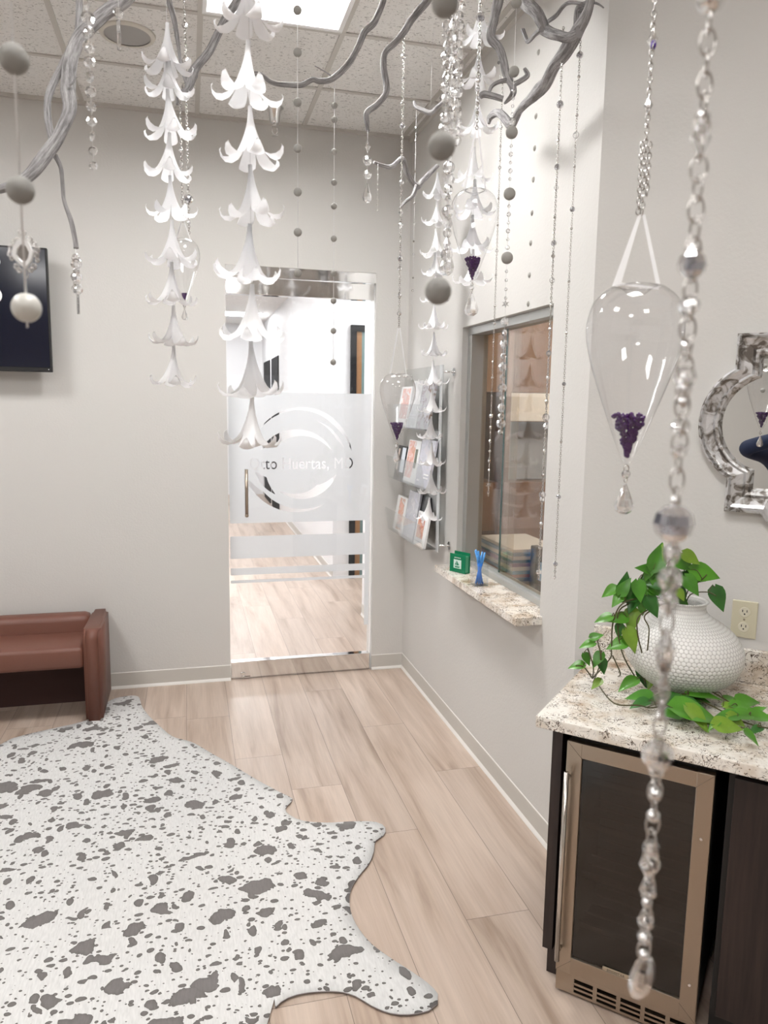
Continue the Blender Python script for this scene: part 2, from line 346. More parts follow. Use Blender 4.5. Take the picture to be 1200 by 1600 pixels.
def lathe(bm, prof, n=32, mi=0, mat=None, closed=False, uvname=None):
    rings = []
    M_ = mat or Matrix.Identity(4)
    for r, z in prof:
        if r < 1e-6: rings.append([bm.verts.new(M_ @ Vector((0, 0, z)))])
        else: rings.append([bm.verts.new(M_ @ Vector((r*math.cos(2*PI*i/n), r*math.sin(2*PI*i/n), z))) for i in range(n)])
    for a, b in zip(rings, rings[1:]):
        for i in range(n):
            j = (i+1) % n
            if len(a) == 1 and len(b) == 1: continue
            if len(a) == 1: f = bm.faces.new((a[0], b[j], b[i]))
            elif len(b) == 1: f = bm.faces.new((a[i], a[j], b[0]))
            else: f = bm.faces.new((a[i], a[j], b[j], b[i]))
            f.material_index = mi
    return rings
def frames(pts):
    T = []
    for i in range(len(pts)):
        a = pts[max(0, i-1)]; b = pts[min(len(pts)-1, i+1)]; T.append((b-a).normalized())
    n = T[0].cross(Vector((0, 0, 1)))
    if n.length < .05: n = T[0].cross(Vector((1, 0, 0)))
    n.normalize(); out = []
    for t in T:
        n = (n - t*n.dot(t)).normalized(); out.append((t, n, t.cross(n)))
    return out
def tube(bm, pts, rad, n=8, mi=0, wob=0, uv=None, cap=True):
    pts = [Vector(p) for p in pts]
    if not hasattr(rad, '__len__'): rad = [rad]*len(pts)
    fr = frames(pts); rings = []; acc = 0; L_ = []
    ph = random.random()*10
    for i, (p, (t, a, b)) in enumerate(zip(pts, fr)):
        if i: acc += (pts[i]-pts[i-1]).length
        L_.append(acc); ring = []
        for k in range(n):
            th = 2*PI*k/n
            rr = rad[i]*(1 + (wob*(math.sin(3*th+ph+acc*19)+.6*math.sin(2*th-acc*33+ph*2)+.5*math.sin(acc*70+th)) if wob else 0))
            ring.append(bm.verts.new(p + (a*math.cos(th)+b*math.sin(th))*rr))
        rings.append(ring)
    lay = bm.loops.layers.uv.get(uv) or bm.loops.layers.uv.new(uv) if uv else None
    for i in range(len(rings)-1):
        for k in range(n):
            j = (k+1) % n
            f = bm.faces.new((rings[i][k], rings[i][j], rings[i+1][j], rings[i+1][k])); f.material_index = mi; f.smooth = True
            if lay:
                for lp, (uu, vv) in zip(f.loops, ((k, i), (k+1, i), (k+1, i+1), (k, i+1))): lp[lay].uv = (uu/n, L_[vv] + ph)
    if cap:
        for rg, s in ((rings[0], 1), (rings[-1], -1)):
            try:
                f = bm.faces.new(rg[::-1] if s == 1 else rg); f.material_index = mi
            except ValueError: pass
    return rings
def catmull(pts, vals, sub=6):
    P = [Vector(p) for p in pts]; out = []; vo = []
    for i in range(len(P)-1):
        p0 = P[max(i-1, 0)]; p1 = P[i]; p2 = P[i+1]; p3 = P[min(i+2, len(P)-1)]
        for s in range(sub):
            t = s/sub
            out.append(.5*((2*p1)+(p2-p0)*t+(2*p0-5*p1+4*p2-p3)*t*t+(3*p1-p0-3*p2+p3)*t**3)); vo.append(vals[i]*(1-t)+vals[i+1]*t)
    out.append(P[-1]); vo.append(vals[-1]); return out, vo
def torus(bm, c, ax, bx, ra, rb, w, n=14, m=6, mi=0):
    pts = [c + ax*(ra*math.cos(2*PI*i/n)) + bx*(rb*math.sin(2*PI*i/n)) for i in range(n)]
    nz = ax.cross(bx).normalized(); rings = []
    for i, p in enumerate(pts):
        t = (pts[(i+1) % n]-pts[i-1]).normalized(); o_ = t.cross(nz)
        rings.append([bm.verts.new(p + (o_*math.cos(2*PI*k/m)+nz*math.sin(2*PI*k/m))*w) for k in range(m)])
    for i in range(n):
        for k in range(m):
            f = bm.faces.new((rings[i][k], rings[i][(k+1) % m], rings[(i+1) % n][(k+1) % m], rings[(i+1) % n][k])); f.smooth = True; f.material_index = mi
def sphere(bm, c, r, u=12, v=8, mi=0, smooth=True, sc=(1, 1, 1)):
    M_ = Matrix.Translation(c) @ Matrix.Diagonal((*sc, 1))
    lathe(bm, [(0, r)]+[(r*math.sin(PI*i/v), r*math.cos(PI*i/v)) for i in range(1, v)]+[(0, -r)], u, mi, M_)
def prism(bm, pts, axis_vec, mi=0):
    """extrude polygon pts (Vectors) along axis_vec"""
    a = [bm.verts.new(p) for p in pts]; b = [bm.verts.new(p+axis_vec) for p in pts]; n = len(a)
    fs = [bm.faces.new(a[::-1]), bm.faces.new(b)]
    for i in range(n): fs.append(bm.faces.new((a[i], a[(i+1) % n], b[(i+1) % n], b[i])))
    for f in fs: f.material_index = mi
    return fs
def fixn(bm): bmesh.ops.recalc_face_normals(bm, faces=bm.faces[:])

# ================================================================== SETTING
# floor: planks as faces, Y from -3.2 to 16
bm = NB(); uvl = bm.loops.layers.uv.new('plank'); rl = bm.faces.layers.float.new('rnd')
starts = {0: 3.243, 1: 2.21, 2: 2.785, 3: 3.223, 4: 3.58, 5: 4.12}
pw, pl = .2335, 1.6
rr = random.Random(3)
for c in range(-10, 24):
    x1 = 1.357 - c*pw; x0 = x1-pw
    y = starts.get(c, rr.uniform(2, 3.6)); y -= math.ceil((y+3.2)/pl)*pl
    while y < 16:
        f = bm.faces.new([bm.verts.new(p) for p in ((x0, y, 0), (x1, y, 0), (x1, y+pl, 0), (x0, y+pl, 0))])
        f[rl] = rr.random(); s = 0
        for lp, uvv in zip(f.loops, ((0, s), (pw, s), (pw, s+pl), (0, s+pl))): lp[uvl].uv = uvv
        y += pl
tag(obj('floor', bm, FLOORM), kind='structure')

def wallobj(name, boxes, mat=WALL):
    bm = NB()
    for a, b in boxes: box(bm, a, b)
    return tag(obj(name, bm, mat), kind='structure')
DX0, DX1, DZ1 = .228, 1.146, 2.555
wallobj('wall_back', [((-3.6, YB, 0), (DX0, YB+.14, ZC)), ((DX1, YB, 0), (1.38, YB+.14, ZC)), ((DX0, YB, DZ1), (DX1, YB+.14, ZC))])
WY0, WY1, WZ0, WZ1 = 2.70, 3.69, .885, 2.144
wallobj('wall_right', [((W, 2.404, 0), (W+.14, WY0, ZC)), ((W, WY1, 0), (W+.14, YB+.14, ZC)), ((W, WY0, 0), (W+.14, WY1, WZ0)), ((W, WY0, WZ1), (W+.14, WY1, ZC))])
bm = NB(); dbox(bm, -.738, 1.5, NW, NW+.1, 0, ZC); tag(obj('wall_alcove', bm, WALL), kind='structure')
ce = D(1.5, NW, 0)
wallobj('wall_side', [((ce.x, -3.2, 0), (ce.x+.1, ce.y+.05, ZC))])
wallobj('wall_left', [((-3.7, -3.2, 0), (-3.6, YB+.14, ZC))])
wallobj('wall_rear', [((-3.7, -3.3, 0), (ce.x+.1, -3.2, 2.2))])
wallobj('wall_rear', [((-3.7, -3.3, 2.2), (ce.x+.1, -3.2, ZC))], simple('brown wall', (.20, .135, .09), rough=.6))
# ceiling of the room and its grid
HX0, HX1, HY0, HY1 = .106, .674, 2.926, 3.494
bm = NB(); box(bm, (-3.7, -3.3, ZC), (HX0, YB+.14, ZC+.05)); box(bm, (HX1, -3.3, ZC), (4.2, YB+.14, ZC+.05)); box(bm, (HX0, -3.3, ZC), (HX1, HY0, ZC+.05)); box(bm, (HX0, HY1, ZC), (HX1, YB+.14, ZC+.05)); ceil = tag(obj('ceiling', bm, TILE), kind='structure')
bm = NB()
for k in range(-7, 7):
    x = .085+.61*k
    if -3.6 < x < 3: 
        y1 = YB if x < 1.36 else 3.7636-x
        if y1 > -3.1: box(bm, (x-.012, -3.2, ZC-.006), (x+.012, y1, ZC))
for k in range(13):
    y = 4.125-.61*k
    x1 = min(W, 3.7636-y) if y > 2.404 else min(ce.x, 3.7636-y)
    if y > 2.404: x1 = W
    box(bm, (-3.6, y-.012, ZC-.0065), (x1, y+.012, ZC-.0005))
box(bm, (-3.6, YB-.02, ZC-.02), (W, YB, ZC)); box(bm, (W-.022, 2.404, ZC-.03), (W, YB, ZC))
obj('ceiling_grid', bm, GRID, ceil)

# baseboards
def baseboard(name, p0, p1, nrm):
    p0 = Vector(p0); p1 = Vector(p1); nrm = Vector(nrm)
    prof = [(0, 0), (.012, 0), (.0105, .006), (.004, .018), (.0035, .098), (.0015, .102), (0, .102)]
    bm = NB(); ext = p1-p0
    fs = prism(bm, [p0 + nrm*a + Vector((0, 0, z)) for a, z in prof], ext)
    for f in fs[2:]:
        zc = sum((v.co.z for v in f.verts))/4
        if zc > .099 or zc < .012: f.material_index = 1  # white toe; the paler top lip is a highlight put into the colour
    fixn(bm)
    tag(obj(name, bm, [BASE, TOE_GLINT]), kind='structure')
baseboard('baseboard_back', (-3.6, YB, 0), (DX0, YB, 0), (0, -1, 0))
baseboard('baseboard_back', (DX1, YB, 0), (W, YB, 0), (0, -1, 0))
baseboard('baseboard_right', (W, YB, 0), (W, 2.404, 0), (-1, 0, 0))

# ceiling lights
def ceiling_light(x, y, lens, label, w=.57, zc=ZC, sy=None):
    sy = sy or w
    t = empty('ceiling_light', (x, y, zc), label, 'ceiling light', 'recessed ceiling light panels')
    bm = NB(); z = zc-.006
    for a, b in (((x-w/2-.02, y-sy/2-.02, z-.004), (x+w/2+.02, y-sy/2, z+.004)), ((x-w/2-.02, y+sy/2, z-.004), (x+w/2+.02, y+sy/2+.02, z+.004)),
                 ((x-w/2-.02, y-sy/2, z-.004), (x-w/2, y+sy/2, z+.004)), ((x+w/2, y-sy/2, z-.004), (x+w/2+.02, y+sy/2, z+.004))): box(bm, a, b)
    obj('frame', bm, WHITE, t)
    bm = NB(); box(bm, (x-w/2, y-sy/2, z-.002), (x+w/2, y+sy/2, z+.003)); obj('diffuser', bm, lens, t)
t = empty('ceiling_light', (.39, 3.21, ZC), 'square coffered ceiling light glowing at the top of the view', 'ceiling light', 'recessed ceiling light panels')
bm = NB(); lv = []
for x0_, x1_, ya_, yb_, z_ in ((HX0-.014, HX1+.014, HY0-.014, HY1+.014, ZC-.007), (HX0+.004, HX1-.004, HY0+.004, HY1-.004, ZC-.004), (HX0+.07, HX1-.07, HY0+.07, HY1-.07, ZC+.075)):
    lv.append([bm.verts.new(p) for p in ((x0_, ya_, z_), (x1_, ya_, z_), (x1_, yb_, z_), (x0_, yb_, z_))])
for a_, b_ in zip(lv, lv[1:]):
    for i in range(4): bm.faces.new((a_[i], a_[(i+1) % 4], b_[(i+1) % 4], b_[i]))
for v in lv[0]: pass
obj('coffer', bm, simple('light coffer', (.85, .86, .87), rough=.4), t)
bm = NB(); box(bm, (HX0+.068, HY0+.068, ZC+.074), (HX1-.068, HY1-.068, ZC+.08)); obj('diffuser', bm, LENS1, t)
for x, y, w_ in ((.39, .77, 'right above the viewpoint'), (-1.75, 3.21, 'above the settee, left of the view'), (-1.75, .77, 'in the left middle of the room'), (.39, -1.6, 'behind the viewpoint'), (-1.75, -1.6, 'in the rear left corner of the room')):
    ceiling_light(x, y, LENS, 'square recessed ceiling light panel '+w_)

# glass door ------------------------------------------------------
YD = 4.71
door = empty('door_1', (.69, YD, 0), kind='structure')
bm = NB(); box(bm, (DX0, YD-.03, 2.492), (DX1, YD+.03, DZ1), bev=.002); obj('header_channel', bm, CHROME, door)
bm = NB(); box(bm, (DX0+.004, YD-.026, 2.39), (DX1-.012, YD+.026, 2.487), bev=.002); obj('top_rail', bm, CHROME, door)
bm = NB(); box(bm, (DX0+.004, YD-.026, .008), (DX1-.012, YD+.026, .115), bev=.002); obj('bottom_rail', bm, CHROME, door)
bm = NB(); box(bm, (DX0+.006, YD-.005, .115), (DX1-.012, YD+.005, 2.39)); obj('glass_panel', bm, DOORG, door)
bm = NB(); box(bm, (DX1-.006, YD-.012, 0), (DX1, YD+.02, 2.492)); obj('jamb', bm, WHITE, door)
bm = NB(); tube(bm, [(.338, YD-.055, z) for z in (1.06, 1.345)], .0105, 14)
for z in (1.085, 1.32): tube(bm, [(.338, YD-.055, z), (.338, YD-.004, z)], .008, 10)
sphere(bm, Vector((.338, YD-.055, 1.06)), .0125); obj('handle', bm, STEEL, door, True)
bm = NB(); torus(bm, Vector((.305, YD-.028, .03)), Vector((1, 0, 0)), Vector((0, 0, 1)), .014, .014, .0025); box(bm, (.31, YD-.034, .008), (.35, YD-.027, .016)); obj('lock', bm, CHROME, door)
# frosted film, cut by stripes, a brush-stroke swirl and the name
def poly_spline(cu, pts):
    s = cu.splines.new('POLY'); s.points.add(len(pts)-1)
    for p, q in zip(s.points, pts): p.co = (q[0], q[1], 0, 1)
    s.use_cyclic_u = True
cu = bpy.data.curves.new('film', 'CURVE'); cu.dimensions = '2D'; cu.fill_mode = 'BOTH'
fx0, fx1, fxs = DX0+.01, DX1-.014, 1.10
poly_spline(cu, [(fx0, 1.003), (fx0, 1.816), (fx1, 1.816), (fx1, .30), (fxs+.001, .30), (fxs+.001, 1.003)])
poly_spline(cu, [(fx0, .778), (fx0, .92), (fxs, .92), (fxs, .778)])
poly_spline(cu, [(fx0, .672), (fx0, .717), (fxs, .717), (fxs, .672)])
poly_spline(cu, [(fx0, .620), (fx0, .639), (fxs, .639), (fxs, .620)])
def crescent(cx, cz, r, a0, a1, thick, peak):
    out = []; inn = []; n = 40
    for i in range(n+1):
        t = i/n; a = math.radians(a0+(a1-a0)*t)
        e = (t/peak)**.8 if t < peak else ((1-t)/(1-peak))**.8
        out.append((cx+r*math.cos(a), cz+r*math.sin(a))); ri = r-thick*max(e, .0)-.0008; inn.append((cx+ri*math.cos(a), cz+ri*math.sin(a)))
    poly_spline(cu, out+inn[::-1])
crescent(.69, 1.405, .322, 145, 9, .030, .75)
crescent(.66, 1.41, .345, 199, 300, .045, .25)
crescent(.655, 1.33, .260, 150, 28, .055, .3)
crescent(.70, 1.38, .275, 72, 20, .018, .7)
crescent(.69, 1.385, .235, 232, 340, .060, .65)
crescent(.62, 1.40, .240, 196, 245, .05, .4)
fo = bpy.data.objects.new('film', cu); C.objects.link(fo)
tcu = bpy.data.curves.new('lettering', 'FONT'); tcu.body = 'Otto Huertas, MD'; tcu.size = .1; tcu.space_character = 1.05
to = bpy.data.objects.new('lettering', tcu); C.objects.link(to)
bpy.context.view_layer.objects.active = to; to.select_set(True)
bpy.ops.object.convert(target='CURVE')
to = bpy.context.view_layer.objects.active; tc_ = to.data
allp = []
for s in tc_.splines:
    if s.type == 'BEZIER':
        bp_ = s.bezier_points; n = len(bp_); pts = []
        for i in range(n):
            a, b = bp_[i], bp_[(i+1) % n]
            for q in geometry.interpolate_bezier(a.co, a.handle_right, b.handle_left, b.co, 6)[:-1]: pts.append((q.x, q.y))
    else: pts = [(p.co.x, p.co.y) for p in s.points]
    allp.append(pts)
mx0 = min(p[0] for s in allp for p in s); mx1 = max(p[0] for s in allp for p in s)
k = .655/(mx1-mx0); kz = .078/.0735
for s in allp: poly_spline(cu, [(.362+(p[0]-mx0)*k, 1.341+p[1]*min(kz, k*1.25)) for p in s])
bpy.data.objects.remove(to)
dg = bpy.context.evaluated_depsgraph_get(); fm = bpy.data.meshes.new_from_object(fo.evaluated_get(dg))
bpy.data.objects.remove(fo)
for v in fm.vertices: x, z = v.co.x, v.co.y; v.co = (x-.69, .0065-.0, z)
fm.materials.clear(); fm.materials.append(FROST)
ff = bpy.data.objects.new('frosted_film', fm); C.objects.link(ff); ff.parent = door; ff.location = (0, 0, 0)

# hall beyond the door --------------------------------------------
HW = simple('hall paint', (.76, .76, .77), rough=.6)
wallobj('wall_hall_right', [((1.38, YB+.14, 0), (1.5, 5.99, 3.2))], HW)
wallobj('wall_passage', [((1.38, 7.328, 0), (3.6, 7.44, 3.2))], HW)
wallobj('wall_hall_right', [((1.38, 7.44, 0), (1.5, 14.6, 3.2))], HW)
wallobj('wall_passage_near', [((1.5, 6.21, 0), (3.6, 6.27, 3.2)), ((1.38, 5.99, 0), (1.5, 6.27, 3.2))][:1], HW)
wallobj('wall_passage_near', [((1.5, 5.99, 0), (1.52, 6.21, 3.2))], HW)
wallobj('wall_hall_left', [((-1.6, YB+.14, 0), (-1.5, 14.7, 3.2))], HW)
wallobj('wall_hall_end', [((-1.6, 14.6, 0), (1.5, 14.7, 3.2))], HW)
wallobj('wall_passage_end', [((3.6, 6.21, 0), (3.7, 7.44, 3.2))], HW)
bm = NB(); box(bm, (-1.6, YB+.14, 3.2), (3.7, 14.7, 3.25)); tag(obj('ceiling', bm, TILE), kind='structure')
baseboard('baseboard_hall', (1.38, 14.6, 0), (1.38, 7.328, 0), (-1, 0, 0))
baseboard('baseboard_hall', (1.38, 5.99, 0), (1.38, YB+.14, 0), (-1, 0, 0))
for y, s in ((5.6, 'added nearest'), (7.6, 'second'), (9.9, 'third'), (12.95, 'farthest')):  # the panel closest to the door is added to brighten the hall floor
    ceiling_light(-.1 if y < 12 else .75, y, LENSH, s+' ceiling light panel in the hall beyond the glass door', .9, 3.2, .55)
ceiling_light(2.3, 6.7, LENSH, 'ceiling light panel in the side passage beyond the glass door', .5, 3.2)
CHAR = simple('charcoal frame', (.012, .013, .015), rough=.7, spec=.15)
# doorway facing us in the side passage
d2 = empty('door_2', (1.95, 7.32, 0), kind='structure')
bm = NB(); y0, y1 = 7.29, 7.33
box(bm, (1.545, y0, 0), (1.60, y1, 2.51)); box(bm, (1.60, y0, 2.45), (2.45, y1, 2.51)); box(bm, (2.45, y0, 0), (2.51, y1, 2.51)); obj('door_frame', bm, CHAR, d2)
bm = NB(); box(bm, (1.60, y0+.02, 0), (1.655, y1-.005, 2.45)); obj('door_edge', bm, simple('oak edge', (.28, .14, .055), rough=.4), d2)
bm = NB(); box(bm, (1.655, y0+.025, 0), (2.45, y1-.003, 2.45)); obj('door_leaf', bm, simple('teal door', (.14, .215, .215), rough=.35), d2)
for i, (ya, yb) in enumerate(((11.9, 12.9), (13.15, 14.2))):
    t = empty('door_%d' % (3+i), (1.375, (ya+yb)/2, 0), kind='structure')
    bm = NB(); box(bm, (1.365, ya, 0), (1.379, yb, 2.48)); obj('door_leaf', bm, CHAR, t)
    bm = NB(); tube(bm, [(1.345, yb-.12, 1.0), (1.345, yb-.22, 1.0)], .012, 8); tube(bm, [(1.345, yb-.12, 1.0), (1.366, yb-.12, 1.0)], .012, 8); obj('door_handle', bm, STEEL, t)

# reception window -------------------------------------------------
win = empty('window_1', (W+.08, 3.2, .917), kind='structure')
bm = NB()
box(bm, (W+.055, WY0, .917), (W+.12, WY1, .945), bev=.002); box(bm, (W+.075, WY0, .945), (W+.079, WY1, .957)); box(bm, (W+.098, WY0, .945), (W+.102, WY1, .957))
box(bm, (W+.03, WY0, 2.105), (W+.12, WY1, WZ1-.001), bev=.002)
box(bm, (W+.03, WY1-.05, .945), (W+.12, WY1-.001, 2.105), bev=.002); box(bm, (W+.05, WY0+.001, .945), (W+.12, WY0+.02, 2.105), bev=.002)
obj('window_frame', bm, ALU, win)
bm = NB(); box(bm, (W+.074, WY0+.02, .957), (W+.080, 3.30, 2.105)); p1 = obj('pane', bm, WING, win)
bm = NB(); box(bm, (W+.0735, 3.298, .957), (W+.0805, 3.303, 2.105)); obj('pane_edge', bm, GREENEDGE, p1)
bm = NB(); box(bm, (W+.097, 3.20, .957), (W+.103, WY1-.05, 2.105)); p2 = obj('pane', bm, WING, win)
bm = NB(); box(bm, (1.245, 2.676, .882), (W+.14, 3.70, .917), bev=.003)
tag(obj('window_sill', bm, GRAN), 'speckled cream quartz ledge under the sliding reception window', 'ledge')

# office behind the window
OW = simple('office wall', (.33, .20, .10), rough=.6)
wallobj('wall_office', [((1.5, 6.1, 0), (3.9, 6.2, 2.9)), ((3.8, 2.0, 0), (3.9, 6.1, 2.9)), ((1.5, 4.9, 0), (1.52, 6.1, 2.9)), ((1.51, 2.45, 0), (3.8, 2.5, 2.9))], OW)
wallobj('wall_office', [((1.5, 4.82, 0), (1.6, 4.9, 2.9))], OW)
bm = NB(); box(bm, (1.5, 2.4, 2.9), (3.9, 6.2, 2.95)); tag(obj('ceiling', bm, simple('office ceiling', (.42, .36, .29), rough=.9)), kind='structure')
ceiling_light(2.9, 4.3, LENSO, 'ceiling light panel inside the reception office', .6, 2.9)
ocab = empty('filing_cupboard', (2.7, 5.6, 0), 'tall tan wood cupboard wall at the far end of the reception office', 'cupboard')
bm = NB(); box(bm, (2.0, 5.45, 0), (3.75, 6.05, 1.16)); box(bm, (2.0, 5.45, 1.86), (3.75, 6.05, 2.7)); box(bm, (2.35, 5.40, 0), (2.40, 6.05, 2.7)); obj('carcass', bm, TANWOOD, ocab)
bm = NB(); box(bm, (2.42, 5.44, 1.64), (3.7, 5.5, 1.855)); obj('white_panel', bm, simple('white laminate', (.85, .86, .84), rough=.5, emis=0), ocab)
bm = NB(); box(bm, (2.42, 5.6, 1.17), (3.7, 5.62, 1.63)); obj('back_panel', bm, simple('grey blue panel', (.34, .38, .43), rough=.6), ocab)
bm = NB()
for a in (2.05, 2.72, 3.2): box(bm, (a, 5.435, .70), (a+.28, 5.45, .78))
obj('drawer_pull', bm, simple('dark pull', (.10, .05, .025), rough=.4), ocab)
desk = empty('reception_desk', (2.1, 3.9, 0), 'speckled work surface of the reception desk behind the window', 'desk')
bm = NB(); box(bm, (W+.142, 2.52, .79), (2.05, 4.78, .825), bev=.003); obj('desktop', bm, GRAN, desk)
bm = NB(); box(bm, (1.55, 2.52, 0), (1.98, 4.78, .79)); obj('pedestal', bm, TANWOOD, desk)
fc = [(.50, .52, .55), (.12, .18, .30), (.38, .18, .20), (.16, .30, .48), (.55, .57, .60), (.26, .22, .42), (.10, .24, .40), (.60, .62, .65), (.22, .35, .50), (.68, .68, .66)]
for i in range(10):
    j = random.uniform(-.012, .012); z = .8255+i*.019
    bm = NB(); box(bm, (1.62+j, 3.55+j, z), (1.90+j, 4.0+j, z+.0175), bev=.002)
    lab = ['bottom', 'second', 'third', 'fourth', 'fifth', 'sixth', 'seventh', 'eighth', 'ninth', 'topmost'][i]
    tag(obj('file_folder', bm, simple('folder%d' % i, fc[i], rough=.5)), 'file folder lying %s in the pile behind the reception window' % (lab if i in (0, 9) else lab+' from the bottom'), 'folder', 'folders piled on the reception desk')
mon = empty('card_terminal', (1.75, 3.3, .825), 'dark grey upright stand with small blue screen on the reception desk', 'terminal')
bm = NB(); box(bm, (1.66, 3.36, .8255), (1.70, 3.43, 1.06), bev=.006); box(bm, (1.60, 3.30, .8255), (1.78, 3.48, .835), bev=.003); obj('stand', bm, simple('dark plastic', (.05, .055, .06), rough=.4), mon)
bm = NB(); box(bm, (1.66, 3.13, .90), (1.68, 3.34, .99), bev=.004); obj('screen', bm, simple('blue screen', (.08, .28, .55), rough=.2), mon)
bm = NB(); tube(bm, [(1.6, 3.2, .84), (1.62, 3.05, .90), (1.70, 2.95, .86), (1.8, 3.0, .835)], .012, 8); obj('cord', bm, BLACK, mon)
pin = empty('flamingo_figurine', (2.2, 4.2, 1.17), 'tiny pink leggy figurine on the counter of the reception office cupboard', 'figurine')
pp = Vector((2.92, 5.5, 1.17))
bm = NB(); sphere(bm, pp+Vector((0, 0, .12)), .05, sc=(1.3, .7, .8)); tube(bm, [pp+Vector((-.05, 0, .13)), pp+Vector((-.08, 0, .19)), pp+Vector((-.04, 0, .2))], .015); obj('body', bm, simple('hot pink', (.75, .08, .25)), pin, True)
for dx in (-.04, -.01, .02, .05):
    bm = NB(); tube(bm, [pp+Vector((dx, 0, .1)), pp+Vector((dx-.02, 0, 0))], .004, 6); obj('leg', bm, WHITE, pin)

# ================================================================== THINGS
# cowhide -----------------------------------------------------------
edge = [(0, 1165), (30, 1152), (80, 1140), (120, 1131), (150, 1120), (168, 1098), (190, 1090), (215, 1089), (222, 1105), (233, 1120), (250, 1136), (270, 1152), (300, 1161), (330, 1178), (360, 1195), (400, 1219), (435, 1238), (457, 1250), (449, 1260), (447, 1270), (470, 1283), (510, 1287), (550, 1285), (588, 1286), (602, 1295), (599, 1307), (587, 1315), (584, 1332), (577, 1350), (561, 1370), (549, 1390), (546, 1410), (550, 1432), (562, 1455), (582, 1478), (612, 1500), (640, 1518), (668, 1538), (684, 1555), (684, 1570), (670, 1581), (640, 1587), (610, 1585), (580, 1573), (555, 1558), (525, 1551), (480, 1553), (450, 1561), (430, 1576), (418, 1600)]
out = [atz(x, y, .004).to_2d() for x, y in edge]
tail = [(-.10, .98), (-.22, .86), (-.34, .62), (-.40, .45), (-.52, .38), (-.66, .52), (-.78, .78), (-.95, .95), (-1.3, 1.0), (-1.6, 1.15), (-1.75, 1.5), (-1.72, 2.2), (-1.78, 2.8), (-2.05, 3.1), (-2.1, 3.35), (-1.9, 3.42), (-1.6, 3.4), (-1.25, 3.5)]
out = out + [Vector(p) for p in tail]
def dens(P, step=.02):
    R_ = []
    for i in range(len(P)):
        a, b = P[i], P[(i+1) % len(P)]; p0, p3 = P[i-1], P[(i+2) % len(P)]
        n = max(1, int((b-a).length/step))
        for k_ in range(n):
            t = k_/n; R_.append(.5*((2*a)+(b-p0)*t+(2*p0-5*a+4*b-p3)*t*t+(3*a-p0-3*b+p3)*t**3))
    return R_
out = dens(out)
def inside(p, P):
    c = False; j = len(P)-1
    for i in range(len(P)):
        if (P[i].y > p[1]) != (P[j].y > p[1]) and p[0] < (P[j].x-P[i].x)*(p[1]-P[i].y)/(P[j].y-P[i].y)+P[i].x: c = not c
        j = i
    return c
gp = []
g = .05; xx = -2.2
while xx < .8:
    yy = .3
    while yy < 4.8:
        p = (xx+random.uniform(-.01, .01), yy+random.uniform(-.01, .01))
        if inside(p, out) and min((q-Vector(p)).length for q in out) > .022: gp.append(Vector(p))
        yy += g
    xx += g
co = out+gp; eds = [(i, (i+1) % len(out)) for i in range(len(out))]
res = geometry.delaunay_2d_cdt(co, eds, [], 1, 1e-5)
bm = NB(); vs_ = []
for v in res[0]:
    d = min((q-v).length for q in out)
    z = .006 + .004*(math.sin(v.x*7+v.y*3)*.5+.5)*min(1, d/.15) + .003*math.sin(v.y*11-v.x*5)*min(1, d/.1)
    leg = math.exp(-((v.x-.36)**2+(v.y-1.33)**2)/.006) + .7*math.exp(-((v.x-.52)**2+(v.y-1.22)**2)/.004)
    z += .022*leg*max(0, 1-d/.03)
    vs_.append(bm.verts.new((v.x, v.y, z+.003)))
for f in res[2]:
    try: bm.faces.new([vs_[i] for i in f])
    except ValueError: pass
fixn(bm)
if sum(f.normal.z for f in bm.faces) < 0: bmesh.ops.reverse_faces(bm, faces=bm.faces[:])
rug = obj('cowhide_rug', bm, [HIDE, simple('hide underside', (.30, .27, .27), rough=.8)], smooth=True)
md = rug.modifiers.new('thick', 'SOLIDIFY'); md.thickness = .005; md.offset = -1; md.material_offset = 1; md.material_offset_rim = 1
tag(rug, 'white cowhide rug with dark grey speckles and spots on plank floor', 'rug')

# sofa --------------------------------------------------------------
SX, SF, SB = -.487, 4.19, 4.655
sofa = empty('settee', (-1.3, 4.42, 0), 'low reddish brown upholstered settee with slab arms by the back wall', 'sofa')
bm = NB(); box(bm, (-2.1, SB-.13, .02), (SX-.09, SB, .515), bev=.035); obj('backrest', bm, BROWNV, sofa, True)
for x0 in (SX-.09, -2.19):
    bm = NB(); 
    pr = [(SF, .0), (SB, .0), (SB, .515), (SF+.06, .515)]
    for k_ in range(5): a = PI/2+k_*PI/8; pr.append((SF+.06+.06*math.cos(a), .455+.06*math.sin(a)))
    fs = prism(bm, [Vector((x0, y, z)) for y, z in pr], Vector((.09, 0, 0)))
    fixn(bm); bmesh.ops.bevel(bm, geom=[e for e in bm.edges if abs(e.verts[0].co.x-e.verts[1].co.x) < .001], offset=.016, segments=3, affect='EDGES')
    o = obj('arm', bm, BROWNV, sofa, True)
bm = NB(); box(bm, (-2.1, SF+.012, .305), (SX-.09, SB-.13, .425), bev=.022); obj('seat', bm, BROWNV, sofa, True)
bm = NB(); box(bm, (-2.1, SB-.14, .0), (SX-.09, SB-.131, .31)); box(bm, (-2.1, SF+.06, .29), (SX-.09, SB-.13, .304)); obj('back_panel', bm, DKFAB, sofa)

